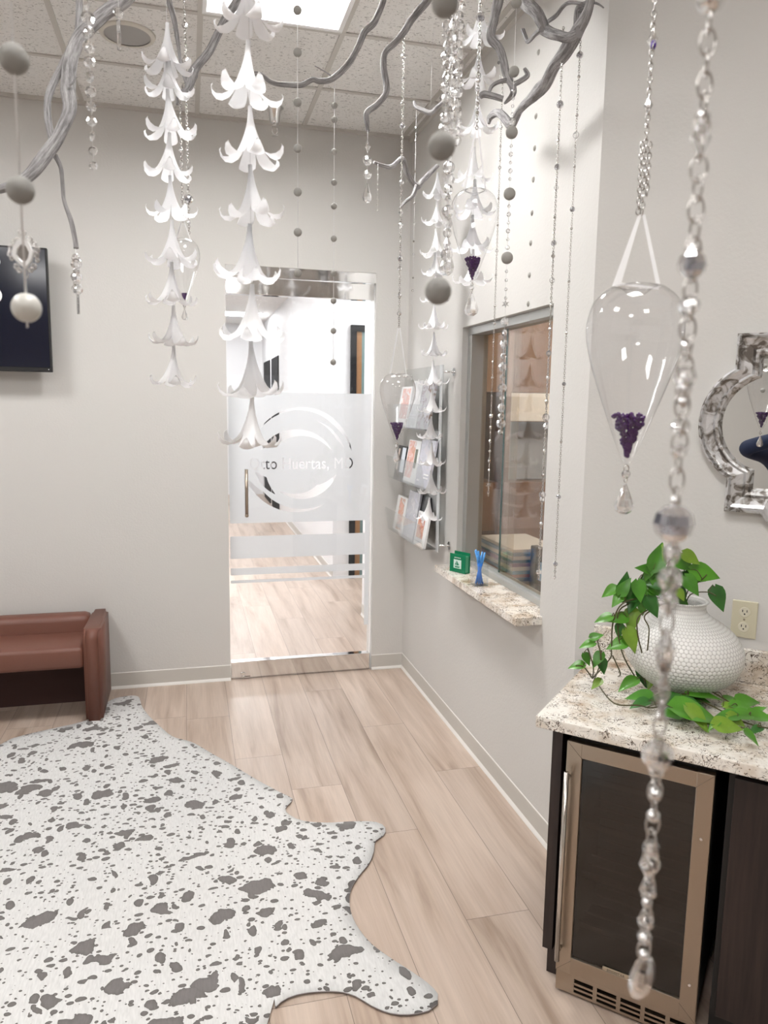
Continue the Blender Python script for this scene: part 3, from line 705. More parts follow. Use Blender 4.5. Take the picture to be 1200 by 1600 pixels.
# tv ----------------------------------------------------------------
tv = empty('television', (-1.3, 4.6, 2.2), 'black wall mounted flat television with white lettering at upper left', 'television')
bm = NB(); box(bm, (-1.93, 4.555, 1.90), (-.722, 4.585, 2.562), bev=.004); box(bm, (-1.5, 4.585, 2.0), (-1.0, 4.62, 2.45)); obj('casing', bm, BLACK, tv)
bm = NB(); box(bm, (-1.92, 4.552, 1.925), (-.732, 4.5555, 2.552)); obj('screen', bm, SCREEN, tv)
bm = NB(); box(bm, (-1.4, 4.62, 2.1), (-1.1, YB-.002, 2.35)); obj('wall_bracket', bm, BLACK, tv)
bm = NB(); box(bm, (-.742, 4.5515, 1.912), (-.738, 4.5555, 1.916)); obj('standby_light', bm, simple('led', (.8, .8, .85)), tv)
WL = simple('screen lettering', (.85, .85, .85), rough=.4)
bm = NB()
def arcstroke(bm, cx, cz, r, a0, a1, w, y=4.550):
    pts = [Vector((cx+r*math.cos(math.radians(a0+(a1-a0)*i/14)), y, cz+r*math.sin(math.radians(a0+(a1-a0)*i/14)))) for i in range(15)]
    for i in range(14):
        p, q = pts[i], pts[i+1]
        def off(v, i_): return Vector((cx+(r-w*math.sin(PI*i_/14))*(v.x-cx)/r, y, cz+(r-w*math.sin(PI*i_/14))*(v.z-cz)/r))
        a = [p, q, off(q, i+1), off(p, i)]
        try: prism(bm, a, Vector((0, .002, 0)))
        except ValueError: pass
arcstroke(bm, -.985, 2.475, .03, -70, 80, .012); arcstroke(bm, -1.0, 2.30, .045, -110, 60, .018)
arcstroke(bm, -1.15, 2.38, .09, 20, 330, .02)
obj('lettering', bm, WL, tv)

# sprinkler, ceiling speaker ------------------------------------------
P = atz(429, 168, ZC)
sp = empty('fire_sprinkler', P, 'chrome fire sprinkler head under the ceiling near the back wall', 'sprinkler')
bm = NB(); lathe(bm, [(0, 0), (.052, 0), (.05, -.006), (.034, -.02), (.028, -.075), (.022, -.085), (0, -.085)], 24, mat=Matrix.Translation(P)); obj('escutcheon', bm, CHROME, sp, True)
bm = NB(); lathe(bm, [(0, -.085), (.012, -.085), (.012, -.10), (0, -.10)], 12, mat=Matrix.Translation(P))
for s in (-1, 1): tube(bm, [P+Vector((s*.012, 0, -.10)), P+Vector((s*.016, 0, -.125)), P+Vector((s*.004, 0, -.145))], .003, 6)
lathe(bm, [(0, -.146), (.018, -.146), (.018, -.149), (0, -.149)], 16, mat=Matrix.Translation(P)); obj('nozzle', bm, CHROME, sp)
P = atz(199, 53, ZC)
cs = empty('ceiling_speaker', P, 'round grey in-ceiling speaker grille behind the left branch', 'speaker')
bm = NB(); lathe(bm, [(.1, 0), (.122, 0), (.118, -.008), (.1, -.009)], 40, mat=Matrix.Translation(P)); obj('ring', bm, simple('cream ring', (.66, .63, .57)), cs, True)
bm = NB(); lathe(bm, [(0, -.006), (.1, -.006), (.1, 0)], 40, mat=Matrix.Translation(P)); obj('grille', bm, simple('grille', (.38, .37, .36), rough=.6), cs)

# counter alcove ------------------------------------------------------
NF = 2.034
cab = empty('base_cabinet', D(.3, 2.3, 0), 'dark espresso base cabinet around the wine cooler under the speckled counter', 'cabinet')
bm = NB(); dbox(bm, -.622, -.592, NF+.02, NW-.005, .12, .832); dbox(bm, -.622, -.592, NF+.075, NW-.005, 0, .12); obj('side_panel', bm, ESPRESSO, cab)
bm = NB(); dbox(bm, -.592, -.15, NF+.06, NW-.005, .818, .8315); dbox(bm, -.15, 1.2, NF+.04, NW-.005, .10, .8315); dbox(bm, -.155, 1.2, NF+.09, NW-.005, 0, .1); obj('carcass', bm, BLACK, cab)
for i in range(3):
    u0 = -.135+i*.44
    bm = NB(); dbox(bm, u0, u0+.435, NF+.015, NF+.035, .115, .805, bev=.002); obj('door', bm, ESPRESSO, cab)
bm = NB(); dbox(bm, -.662, 1.25, 2.012, NW-.002, .832, .867, bev=.003)
tag(obj('countertop', bm, GRAN), 'speckled cream quartz countertop over the wine cooler', 'countertop')
bm = NB(); dbox(bm, -.738+.07, 1.25, NW-.022, NW-.001, .868, .978, bev=.002)
tag(obj('backsplash', bm, GRAN), 'low speckled quartz backsplash strip along the diagonal wall', 'backsplash')
# cooler
u0, u1 = -.573, -.180
co_ = empty('wine_cooler', D(-.376, 2.3, 0), 'stainless steel under-counter wine cooler with tinted glass door', 'wine cooler')
bm = NB()
n0 = NF; n1 = NF+.025; z0, z1 = .08, .805; fw_ = .045
dbox(bm, u0, u0+fw_, n0, n1, z0, z1, bev=.003); dbox(bm, u1-fw_, u1, n0, n1, z0, z1, bev=.003)
dbox(bm, u0+fw_-.002, u1-fw_+.002, n0+.0005, n1, z1-fw_, z1-.001, bev=.002); dbox(bm, u0+fw_-.002, u1-fw_+.002, n0+.0005, n1, z0+.001, z0+fw_+.01, bev=.002)
dr = obj('door', bm, STEEL, co_)
bm = NB(); dbox(bm, u0+fw_, u1-fw_, n0+.008, n0+.012, z0+fw_, z1-fw_); obj('door_glass', bm, COOLG, dr)
# mitre lines
bm = NB()
for (ua, za, ub, zb) in ((u0, z1, u0+fw_, z1-fw_), (u1, z1, u1-fw_, z1-fw_), (u0, z0, u0+fw_, z0+fw_), (u1, z0, u1-fw_, z0+fw_)):
    tube(bm, [D(ua, n0, za), D(ub, n0, zb)], .0006, 4)
obj('mitre_line', bm, simple('seam', (.15, .13, .11), rough=.5), dr)
bm = NB(); tube(bm, [D(u0+.012, n0-.032, .135), D(u0+.012, n0-.032, .725)], .0075, 14)
for z in (.16, .70): tube(bm, [D(u0+.012, n0-.032, z), D(u0+.012, n0, z)], .006, 10)
obj('handle', bm, simple('bar handle', (.62, .58, .54), rough=.2, metal=1), co_, True)
for z in (.62, .19):
    bm = NB(); c_ = D(u1-.022, n0, z)
    lathe(bm, [(0, .002), (.004, .0015), (.005, 0)], 10, mat=Matrix.Translation(c_) @ (-E2).to_track_quat('Z', 'Y').to_matrix().to_4x4()); obj('screw', bm, CHROME, dr)
bm = NB(); nv = 5; base_u = u0+.055; 
# kick grille with real slots: bars between slots
dbox(bm, u0, u1, n0+.012, n0+.03, .062, .078); dbox(bm, u0, u1, n0+.012, n0+.03, .010, .018)
gw = .056
edges_ = [u0]+[v for i in range(nv) for v in (base_u+i*(gw+.012), base_u+i*(gw+.012)+gw)]+[u1]
for a, b in zip(edges_[::2], edges_[1::2]): dbox(bm, a, b, n0+.012, n0+.03, .018, .062)
for i in range(nv):
    a = base_u+i*(gw+.012)
    for z in (.029, .044): dbox(bm, a, a+gw, n0+.014, n0+.028, z-.0035, z+.0035)
obj('kick_grille', bm, STEEL, co_)
bm = NB(); dbox(bm, u0+.01, u1-.01, n0+.032, n0+.05, .012, .076); dbox(bm, u0+.004, u1-.004, n0+.4, n0+.58, .01, .8); dbox(bm, u0+.004, u0+.012, n0+.03, n0+.4, .08, .8); dbox(bm, u1-.012, u1-.004, n0+.03, n0+.4, .08, .8); dbox(bm, u0+.004, u1-.004, n0+.03, n0+.58, .8, .808); dbox(bm, u0+.004, u1-.004, n0+.03, n0+.58, .075, .08)
obj('housing', bm, simple('housing', (.03, .025, .022), rough=.5), co_)
for z in (.22, .38, .54, .68):
    bm = NB()
    for k_ in range(6): tube(bm, [D(u0+.05, n0+.06+k_*.05, z), D(u1-.05, n0+.06+k_*.05, z)], .003, 6)
    dbox(bm, u0+.05, u1-.05, n0+.045, n0+.055, z-.008, z+.008)
    obj('rack', bm, simple('rack wire', (.25, .22, .2), rough=.3, metal=1), co_)
bm = NB(); torus(bm, D(-.42, n0+.0115, .083), E1, Vector((0, 0, 1)), .006, .006, .0016); obj('lock', bm, simple('brass lock', (.7, .55, .4), rough=.25, metal=1), co_)
bm = NB(); dbox(bm, -.437, -.360, n0+.003, n0+.007, .130, .146, bev=.003); bd = obj('badge', bm, simple('badge gold', (.62, .54, .42), rough=.3, metal=.9), dr)
# faint lettering on badge
tcu = bpy.data.curves.new('badge_letters', 'FONT'); tcu.body = 'EDGESTAR'; tcu.size = .0105; tcu.align_x = 'CENTER'; tcu.align_y = 'CENTER'; tcu.extrude = .0003
to = bpy.data.objects.new('badge_letters', tcu); C.objects.link(to)
dg = bpy.context.evaluated_depsgraph_get(); me = bpy.data.meshes.new_from_object(to.evaluated_get(dg)); bpy.data.objects.remove(to)
bmx = NB(); bmx.from_mesh(me)
for v in bmx.verts: v.co = D(-.3985+v.co.x, n0+.0025-v.co.z, .138+v.co.y)
obj('badge_letters', bmx, simple('badge ink', (.12, .10, .08)), bd)

# outlet
ot = empty('power_outlet', D(-.187, NW-.003, 1.072), 'almond duplex power outlet on the diagonal wall behind the pot', 'outlet')
ALM = simple('almond plastic', (.60, .56, .42), rough=.35)
bm = NB(); dbox(bm, -.2265, -.150, NW-.007, NW-.0005, 1.011, 1.135, bev=.003); pl_ = obj('cover_plate', bm, ALM, ot)
for zc in (1.098, 1.048):
    bm = NB(); Mx = Matrix.Translation(D(-.188, NW-.007, zc)) @ (-E2).to_track_quat('Z', 'Y').to_matrix().to_4x4()
    lathe(bm, [(0, .0025), (.0155, .0025), (.017, 0)], 20, mat=Mx); rc = obj('receptacle', bm, simple('ivory', (.66, .62, .5), rough=.35), ot)
    bm = NB()
    for du in (-.0065, .0065): dbox(bm, -.188+du-.0012, -.188+du+.0012, NW-.0105, NW-.009, zc, zc+.008)
    tube(bm, [D(-.188, NW-.0105, zc-.006), D(-.188, NW-.009, zc-.006)], .0025, 8)
    obj('slot', bm, BLACK, rc)
bm = NB(); Mx = Matrix.Translation(D(-.188, NW-.007, 1.073)) @ (-E2).to_track_quat('Z', 'Y').to_matrix().to_4x4()
lathe(bm, [(0, .0015), (.003, .001), (.0035, 0)], 10, mat=Mx); obj('screw', bm, STEEL, ot)

# mirror: barbed quatrefoil
def quatre(cu_, cz_, hs, R_, off, n=22):
    """outline: square half-side hs, four lobes radius R_ centred off from the centre"""
    h = math.sqrt(max(R_*R_-(hs-off)**2, 0)) # lobe half-chord at the square side
    a = math.atan2(h, hs-off); pts = []
    for q in range(4):
        ca, sa = math.cos(q*PI/2), math.sin(q*PI/2)
        loc = [(hs, -hs), ] + [(off+R_*math.cos(t), R_*math.sin(t)) for t in [(-a+2*a*i/n) for i in range(n+1)]]
        for x, z in loc: pts.append((cu_+x*ca-z*sa, cz_+x*sa+z*ca))
    return pts
mir = empty('wall_mirror', D(.008, NW-.01, 1.707), 'quatrefoil wall mirror in a distressed silver frame on the diagonal wall', 'mirror')
prof_t = [(0, 0.0), (0, .030), (.10, .040), (.2, .030), (.32, .026), (.62, .022), (.74, .032), (.86, .030), (1, .010), (1, 0.004)]
A = quatre(.008, 1.707, .28, .204, .172); B = quatre(.008, 1.707, .203, .1525, .155)
bm = NB(); rings = []
for t, d in prof_t:
    rings.append([bm.verts.new(D(a[0]*(1-t)+b[0]*t, NW-.001-d, a[1]*(1-t)+b[1]*t)) for a, b in zip(A, B)])
for r0, r1 in zip(rings, rings[1:]):
    for i in range(len(A)): j = (i+1) % len(A); bm.faces.new((r0[i], r0[j], r1[j], r1[i]))
fixn(bm); obj('frame', bm, ANTIQ, mir)
bm = NB(); f = bm.faces.new([bm.verts.new(D(b[0], NW-.006, b[1])) for b in B]); fixn(bm)
if f.normal.dot(E2) > 0: f.normal_flip()
obj('mirror_glass', bm, simple('mirror silver', (.86, .87, .86), rough=.005, metal=1), mir)

# pot -------------------------------------------------------------------
pn = 2.474; pc = atz(1068, 1071, .867)
PU = pc.dot(E1)+.005; pcn = max(pc.dot(E2)+.05, 0); PN = min(pcn, NW-.205)
potp = D(PU, PN, .867)
print('POT', potp, PU, PN)
pot = empty('planter', potp, 'round white hammered ceramic planter standing on the quartz counter', 'planter')
prof = [(0, 0), (.058, 0), (.062, .004), (.10, .022), (.143, .055), (.168, .09), (.178, .125), (.172, .16), (.150, .195), (.118, .222), (.09, .240), (.072, .255), (.066, .270), (.068, .284), (.075, .292), (.070, .294), (.060, .284), (.056, .26), (.056, .24), (0, .24)]
pp_, _ = catmull([(r, 0, z) for r, z in prof], [0]*len(prof), 4)
bm = NB(); lay = bm.loops.layers.uv.new('pot'); npot = 72
rings = lathe(bm, [(max(p.x, 0), p.z) for p in pp_ if True], npot)
arcl = {}; acc_ = 0; prev_ = None
for p in pp_:
    q_ = (max(p.x, 0), p.z)
    if prev_: acc_ += math.hypot(q_[0]-prev_[0], q_[1]-prev_[1])
    prev_ = q_
    for v_ in rings[pp_.index(p)]: arcl[round(v_.co.z, 5), round(math.hypot(v_.co.x, v_.co.y), 4)] = acc_
for f in bm.faces:
    ws = [math.atan2(v.co.y, v.co.x) % (2*PI) for v in f.verts]; wrap = max(ws)-min(ws) > PI
    for lp in f.loops:
        a = math.atan2(lp.vert.co.y, lp.vert.co.x) % (2*PI)
        if wrap and a < PI: a += 2*PI
        lp[lay].uv = (a/(2*PI)*76, arcl[round(lp.vert.co.z, 5), round(math.hypot(lp.vert.co.x, lp.vert.co.y), 4)]/.0143)
for v in bm.verts: v.co = v.co + potp + Vector((-.012, .012, 0))*(v.co.z/.29)*1.0
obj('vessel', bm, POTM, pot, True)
bm = NB(); lathe(bm, [(0, .236), (.058, .236)], 20, mat=Matrix.Translation(potp+Vector((-.010, .010, .006)))); obj('soil', bm, simple('soil', (.03, .02, .013), rough=.9, bump=1, bscale=120), pot)

# pothos ------------------------------------------------------------------
GR = [simple('leaf green', (.06, .21, .02), rough=.32, var=.35, vscale=14, trans=0), simple('leaf dark', (.026, .12, .016), rough=.3, var=.3, vscale=14), simple('leaf lime', (.17, .30, .028), rough=.35, var=.25, vscale=14), simple('leaf fresh', (.08, .26, .02), rough=.3, var=.25, vscale=14)]
STEM = simple('vine stem', (.07, .06, .02), rough=.5)
def zp(x, y): return (840+x/3.3333, 820+y/3.3333)
leaves = [(630,160,135,-70,0),(765,205,110,30,0),(880,255,135,10,3),(945,390,115,70,1),(805,320,105,50,0),(740,380,105,35,0),(555,230,85,200,0),(600,290,115,180,0),(455,310,115,-80,1),(370,350,78,150,3),(415,390,85,130,3),(530,350,100,80,0),(600,430,105,60,1),(495,412,100,120,1),(340,490,82,170,3),(415,490,92,175,3),(490,505,115,95,2),(490,605,118,65,2),(310,580,62,-20,0),(255,625,74,170,3),(410,625,98,165,3),(200,735,74,175,3),(258,703,62,60,0),(310,705,80,125,0),(340,740,75,75,1),(470,840,100,112,3),(555,800,100,90,1),(530,895,118,185,0),(590,815,80,100,2),(725,860,120,190,1),(745,930,135,200,1),(880,890,150,8,3),(840,985,215,38,3),(1030,915,95,20,3),(1085,955,120,30,3),(1030,990,125,190,3),(1175,1000,120,15,3),(1120,1112,85,75,3),(1000,1050,130,15,2),(745,275,105,200,1),(690,240,90,-40,0),(650,330,95,110,0),(470,365,90,200,1),(305,830,60,110,2),(700,330,90,60,1),(560,280,80,150,0),(820,270,80,20,1),(620,350,80,30,0),(650,905,130,190,1),(690,840,100,200,1),(800,920,120,15,1),(1160,960,70,-60,3),(870,1030,80,80,2),(425,555,70,100,1),(700,970,110,160,1)]
plant = empty('pothos_plant', potp+Vector((-.01, .01, .24)), 'trailing green pothos plant growing from the white planter', 'plant')
bmL = NB(); bmS = NB()
def leaf(bm, base, tipdir, nrm, L_, mi):
    t = tipdir.normalized(); n = (nrm - t*nrm.dot(t)).normalized(); s = t.cross(n)
    rows = 9; V = []
    for i in range(rows):
        v = i/(rows-1)
        w = .42*math.sin(PI*min(1, v*1.08+.02)**.62)*(1-v**6) if v > 0 else .12
        w = .345*(math.sin(PI*v**.56))**.9*(1-.25*v) if 0 < v < 1 else (.05 if v == 0 else 0.0)
        droop = (-.20*v*v+.06*v)*L_
        back = -.10 if v < .01 else 0
        row = []
        for k_ in (-1, -.5, 0, .5, 1):
            up = abs(k_)*.10*L_*w/.4 + droop
            lob = -.12*L_*abs(k_)*(1-v*3) if v < .33 else 0
            row.append(bm.verts.new(base + t*(v*L_+lob) + s*(k_*w*L_) + n*up))
        V.append(row)
    for i in range(rows-1):
        for k_ in range(4):
            f = bm.faces.new((V[i][k_], V[i][k_+1], V[i+1][k_+1], V[i+1][k_])); f.material_index = mi; f.smooth = True
rx_ = random.Random(11)
leaves += [(x+rx_.uniform(-55, 55), y+rx_.uniform(-45, 40), L_*rx_.uniform(.65, .9), a_+rx_.uniform(-60, 60), rx_.choice((0, 1, 3, 0, 2))) for x, y, L_, a_, m_ in leaves if (y < 480 and 400 < x < 860) or (y > 800 and 480 < x < 1200)]
leaves = [l for l in leaves if not (l[1] < 100)]
rl_ = random.Random(5)
def leafdepth(x, y):
    px, py = zp(x, y)
    if y > 780: # lying on the counter
        lift = .012+.03*rl_.random(); return atz(px, py, .867+lift), True
    if x > 650 and y < 450: return atN(px, py, PN-.02-.06*rl_.random()), False
    k_ = min(1, max(0, (700-x)/500)); n = PN-.10-.12*k_ - .03*rl_.random()
    P_ = atN(px, py, n)
    if P_.z < .90: P_ = atz(px, py, .90)
    return P_, False
vinepts = []
def vine(pts, r=.0022, neck=False):
    P_ = [leafdepth(x, y)[0] if not isinstance(x, Vector) else x for x, y in pts]
    if neck: P_ = [potp+Vector((-.01, .01, .245))]+[potp+Vector((-.012, .012, .30))+(P_[0]-potp-Vector((0, 0, .3)))*.35]+P_
    for p in P_:
        if p.z < .871: p.z = .871
    Q, _ = catmull(P_, [0]*len(P_), 6); tube(bmS, Q, r, 6); vinepts.extend(Q)
vine([(560, 470), (580, 540), (572, 650), (555, 790)], neck=True)
vine([(535, 470), (520, 560), (550, 700), (560, 830)], neck=True)
vine([(460, 400), (395, 500), (385, 640), (375, 700), (285, 800)], neck=True)
vine([(440, 430), (420, 560), (450, 690), (520, 810)], neck=True)
vine([(390, 680), (430, 770), (420, 790)])
vine([(285, 800), (240, 740), (200, 735)]); vine([(285, 800), (290, 740), (260, 640)]); vine([(290, 820), (330, 700), (310, 600)])
vine([(320, 840), (400, 930), (520, 940), (620, 950), (760, 880), (860, 920), (960, 970), (1080, 1030), (1200, 1060)])
vine([(750, 830), (830, 830), (960, 900), (1020, 940), (1110, 1000)]); vine([(700, 960), (860, 1000), (1000, 1040), (1110, 1070)])
for pts in ([(630, 200)], [(765, 230)], [(850, 290), (880, 260)], [(880, 350), (930, 370)], [(700, 250)], [(560, 270)], [(480, 330)]): vine(pts, .0018, neck=True)
for x, y, L_, ang, mi in leaves:
    P_, flat = leafdepth(x, y)
    depth = (P_-O()).dot(_fw); Lm = L_/3.3333/FPX*depth*1.18
    a = math.radians(ang)
    scr = _right*math.cos(a) - _up*math.sin(a)
    tocam = (O()-P_).normalized()
    if flat:
        tz = Vector((scr.x, scr.y, 0)); nrm = Vector((0, 0, 1))*.8+tocam*.45+Vector((rl_.uniform(-.3, .3), rl_.uniform(-.3, .3), 0))
        dirv = scr - Vector((0, 0, 1))*scr.z*.75; dirv.normalize(); Lm *= 1.05
    else:
        dirv = scr + tocam*rl_.uniform(-.1, .3) - Vector((0, 0, .1)); nrm = tocam + Vector((rl_.uniform(-.4, .4), rl_.uniform(-.4, .4), .45))
        dirv.normalize()
    base = P_ - dirv*Lm*.5
    if base.z < .878: base.z = .878
    if flat and base.z+dirv.z*Lm < .878: dirv.z = (.882-base.z)/Lm; dirv.normalize()
    nb = min(vinepts, key=lambda q: (q-base).length)
    leaf(bmL, base, dirv, nrm, Lm, mi)
    if (nb-base).length < .12:
        mid = (nb+base)/2+Vector((0, 0, .012)); Q, _ = catmull([nb, mid, base], [0]*3, 4); tube(bmS, Q, .0013, 5)
# keep leaves off the wall and above the counter
for v in bmL.verts:
    n = v.co.dot(E2)
    if n > NW-.03: v.co -= E2*(n-NW+.03)
    if v.co.z < .870 and v.co.dot(E2) > 2.01: v.co.z = .870
obj('foliage', bmL, GR, plant); obj('stem', bmS, STEM, plant)

# green card holder and pen cup on the sill
ch = empty('card_holder', (1.31, 3.52, .917), 'green acrylic card holder with white sailboat emblem on the window ledge', 'card holder')
y0_, y1_ = 3.44, 3.56
GRN = simple('green acrylic', (.01, .26, .12), rough=.15, trans=.3)
ca = atX(709, 885, 1.30); cb = atX(732, 888, 1.30)
bm = NB()
def cfx(p): # local x along card width, y thickness, z
    return Vector((1.30, 3.50, .9175)) + Matrix.Rotation(math.radians(-62), 3, 'Z') @ Vector(p)
hw = .052
for v in box(bm, (-hw, -.004, 0), (hw, .0, .094), bev=.001): v.co = cfx(v.co)
for v in box(bm, (-hw, .030, 0), (hw, .034, .102), bev=.001): v.co = cfx(v.co)
for v in box(bm, (-hw, -.004, 0), (hw, .034, .004)): v.co = cfx(v.co)
obj('holder', bm, GRN, ch)
bm = NB()
for v in box(bm, (-hw+.004, .003, .005), (hw-.004, .027, .086)): v.co = cfx(v.co)
obj('business_cards', bm, simple('cards', (.09, .42, .24), rough=.5), ch)
bm = NB()
for v in box(bm, (-.024, -.0052, .022), (.026, -.0042, .066)): v.co = cfx(v.co)
em = obj('emblem', bm, simple('emblem white', (.62, .78, .72)), ch)
bm = NB()
prism(bm, [cfx(p) for p in ((-.004, -.0055, .036), (-.004, -.0055, .062), (.014, -.0055, .040))], cfx((0, -.001, 0))-cfx((0, 0, 0)))
prism(bm, [cfx(p) for p in ((-.007, -.0055, .038), (-.016, -.0055, .040), (-.007, -.0055, .056))], cfx((0, -.001, 0))-cfx((0, 0, 0)))
prism(bm, [cfx(p) for p in ((-.018, -.0055, .033), (.020, -.0055, .033), (.012, -.0055, .026), (-.012, -.0055, .026))], cfx((0, -.001, 0))-cfx((0, 0, 0)))
obj('sailboat', bm, simple('emblem green', (.02, .22, .12)), em)
bm = NB()
for x_, w_ in ((-.02, .008), (-.008, .006), (.002, .008), (.014, .007)):
    for v in box(bm, (x_, -.0052, .074), (x_+w_, -.0042, .078)): v.co = cfx(v.co)
obj('lettering', bm, simple('emblem white', (.62, .78, .72)), ch)
cup = Vector((1.31, 3.235, .917))
bm = NB(); 
for a_, b_ in (((-.033, -.033, 0), (.033, .033, .003)), ((-.033, -.033, 0), (-.030, .033, .095)), ((.030, -.033, 0), (.033, .033, .095)), ((-.03, -.033, 0), (.03, -.030, .095)), ((-.03, .030, 0), (.03, .033, .095))):
    box(bm, tuple(cup+Vector(a_)), tuple(cup+Vector(b_)))
tag(obj('pen_cup', bm, ACRYL), 'clear acrylic square cup holding blue pens on the window ledge', 'pen cup')
BLU = simple('blue pen', (.02, .20, .72), rough=.25)
for i in range(9):
    a = i*2.4; rb = .018; rt = .026
    b0 = cup+Vector((rb*math.cos(a), rb*math.sin(a), .006)); t0 = cup+Vector((-rt*math.cos(a+.5)*.9, -rt*math.sin(a+.5)*.9, .145+.01*(i % 3)))
    t = empty('pen', b0, 'slim blue pen standing in the clear cup on the window ledge', 'pen', 'blue pens in the acrylic cup')
    m_ = b0.lerp(t0, .72)
    bm = NB(); tube(bm, [b0, m_], .0035, 8); obj('barrel', bm, BLU, t)
    bm = NB(); tube(bm, [m_, t0], .0042, 8); obj('cap', bm, simple('pen cap', (.10, .38, .85), rough=.25), t)

# brochure rack ---------------------------------------------------------------
rack = empty('brochure_rack', (1.32, 4.2, 1.45), 'clear acrylic three tier brochure rack on standoffs beside the reception window', 'rack')
RY0, RY1 = 3.86, 4.60
bm = NB(); box(bm, (1.318, RY0, .95), (1.323, RY1, 1.965)); obj('back_sheet', bm, ACRYL, rack)
bm = NB(); box(bm, (1.312, RY0+.0, .95), (1.3175, RY0+.035, 1.965)); obj('edge_strip', bm, simple('acrylic edge', (.60, .62, .63), rough=.2), rack)
for y in (RY0-.07, RY1-.03):
    for z in (1.925, 1.0):
        bm = NB(); tube(bm, [(1.30, y, z), (W-.001, y, z)], .006, 10); lathe(bm, [(0, 0), (.022, 0), (.022, .006), (0, .006)], 16, mat=Matrix.Translation((W-.0075, y, z)) @ Matrix.Rotation(PI/2, 4, 'Y'))
        if y < RY0: tube(bm, [(1.32, y, z), (1.32, RY0+.01, z)], .004, 8)
        obj('standoff', bm, CHROME, rack)
tiers = [1.615, 1.295, .965]
for z in tiers:
    bm = NB()
    pr = [(1.31, z), (1.225, z+.0), (1.205, z+.14), (1.209, z+.14), (1.229, z+.004), (1.31, z+.004)]
    prism(bm, [Vector((x, RY0, zz)) for x, zz in pr], Vector((0, RY1-RY0, 0))); fixn(bm); obj('pocket', bm, ACRYL, rack)
def magmat(name, cols):
    m, nt, N, L, b = new_mat(name)
    uv = N.new('ShaderNodeUVMap'); uv.uv_map = 'cover'
    n = N.new('ShaderNodeTexNoise'); n.inputs['Scale'].default_value = 3.2; n.inputs['Detail'].default_value = 2; n.inputs['Distortion'].default_value = 1.5
    L.new(uv.outputs[0], n.inputs['Vector'])
    st = [(.3+.4*i/max(1, len(cols)-1), c) for i, c in enumerate(cols)]
    r = ramp(N, st); r.color_ramp.interpolation = 'EASE'; L.new(n.outputs['Fac'], r.inputs[0]); L.new(r.outputs[0], b.inputs['Base Color']); b.inputs['Roughness'].default_value = .2
    return m
MW = simple('page white', (.80, .80, .80), rough=.3)
def magazine(z, y1, y0, h, cols, label, x0=1.252, title=None, inset=None, shift=0):
    t = empty('magazine', (x0, (y0+y1)/2, z), label, 'magazine', 'magazines in the wall rack')
    bm = NB(); lay = bm.loops.layers.uv.new('cover')
    th = .012; lean = .045*h/.27
    a = Vector((x0, y1, z+.005)); e = Vector((0, y0-y1, 0)); up = Vector((lean, 0, h)); n = Vector((-1, 0, lean/h)).normalized()
    q = [a, a+e, a+e+up, a+up]
    fs = prism(bm, [p for p in q], -n*th)
    for f in fs:
        for lp in f.loops:
            d_ = lp.vert.co-a; lp[lay].uv = (d_.dot(e)/e.length**2, d_.dot(up)/up.length**2*1.3)
    fixn(bm); obj('pages', bm, MW if inset else magmat('cover_'+label[:14], cols), t)
    if inset:
        u0_, v0_, u1_, v1_ = inset; bm = NB(); lay = bm.loops.layers.uv.new('cover')
        q = [a+e*u+up*v+n*.0006 for u, v in ((u0_, v0_), (u1_, v0_), (u1_, v1_), (u0_, v1_))]
        fs = prism(bm, q, n*.0006)
        for f in fs:
            for lp in f.loops: d_ = lp.vert.co-a; lp[lay].uv = (d_.dot(e)/e.length**2, d_.dot(up)/up.length**2*1.3)
        fixn(bm); obj('cover_picture', bm, magmat('pic_'+label[:14], cols), t)
    if title:
        for (u0_, v0_, u1_, v1_, colr) in title:
            bm = NB(); q = [a+e*u+up*v+n*.0014 for u, v in ((u0_, v0_), (u1_, v0_), (u1_, v1_), (u0_, v1_))]
            prism(bm, q, n*.0004); fixn(bm); obj('printing', bm, simple('print%s' % (colr,), colr, rough=.4), t)
K = (.03, .03, .035); WH = (.8, .8, .8); PK = (.75, .42, .36); SK = (.62, .34, .24); GY = (.45, .45, .49); LV = (.55, .55, .62)
magazine(tiers[1], 4.585, 4.39, .20, [(.01, .01, .012), (.02, .02, .025)], 'black brochure at the left end of the middle tier', title=[(.12, .25, .3, .9, (.6, .5, .45)), (.55, .2, .95, .95, (.62, .66, .72))])
magazine(tiers[1], 4.37, 4.13, .245, [WH, PK, SK], 'white magazine with a portrait cover in the centre of the middle tier', inset=(.06, .1, .62, .98), title=[(.68, .35, .86, .8, (.15, .16, .12))])
magazine(tiers[1], 4.12, 3.875, .26, [GY, LV, (.6, .57, .6)], 'lavender grey magazine at the right end of the middle tier', title=[(.1, .1, .3, .13, WH), (.55, .18, .9, .21, WH), (.55, .25, .9, .28, WH)])
magazine(tiers[2], 4.585, 4.37, .215, [WH, SK, PK], 'white magazine with a reddish portrait at the left end of the bottom tier', inset=(.3, .05, .8, .95), title=[(.35, .1, .75, .2, (.2, .2, .22))])
magazine(tiers[2], 4.36, 4.14, .27, [LV, GY, (.62, .62, .64)], 'pale silver grey brochure in the centre of the bottom tier')
magazine(tiers[2], 4.15, 4.02, .262, [K, K], 'black magazine behind the two right hand covers on the bottom tier', x0=1.268)
magazine(tiers[2], 4.07, 3.875, .185, [(.75, .55, .25), SK, (.45, .12, .06), WH], 'small white magazine with two faces at the right end of the bottom tier', x0=1.236, inset=(.12, .22, .72, .9), title=[(.1, .1, .8, .12, (.3, .3, .35))])
magazine(tiers[0], 4.56, 4.33, .24, [WH, PK, (.7, .6, .6)], 'pink and white magazine at the left end of the top tier', inset=(.2, .2, .9, .95))
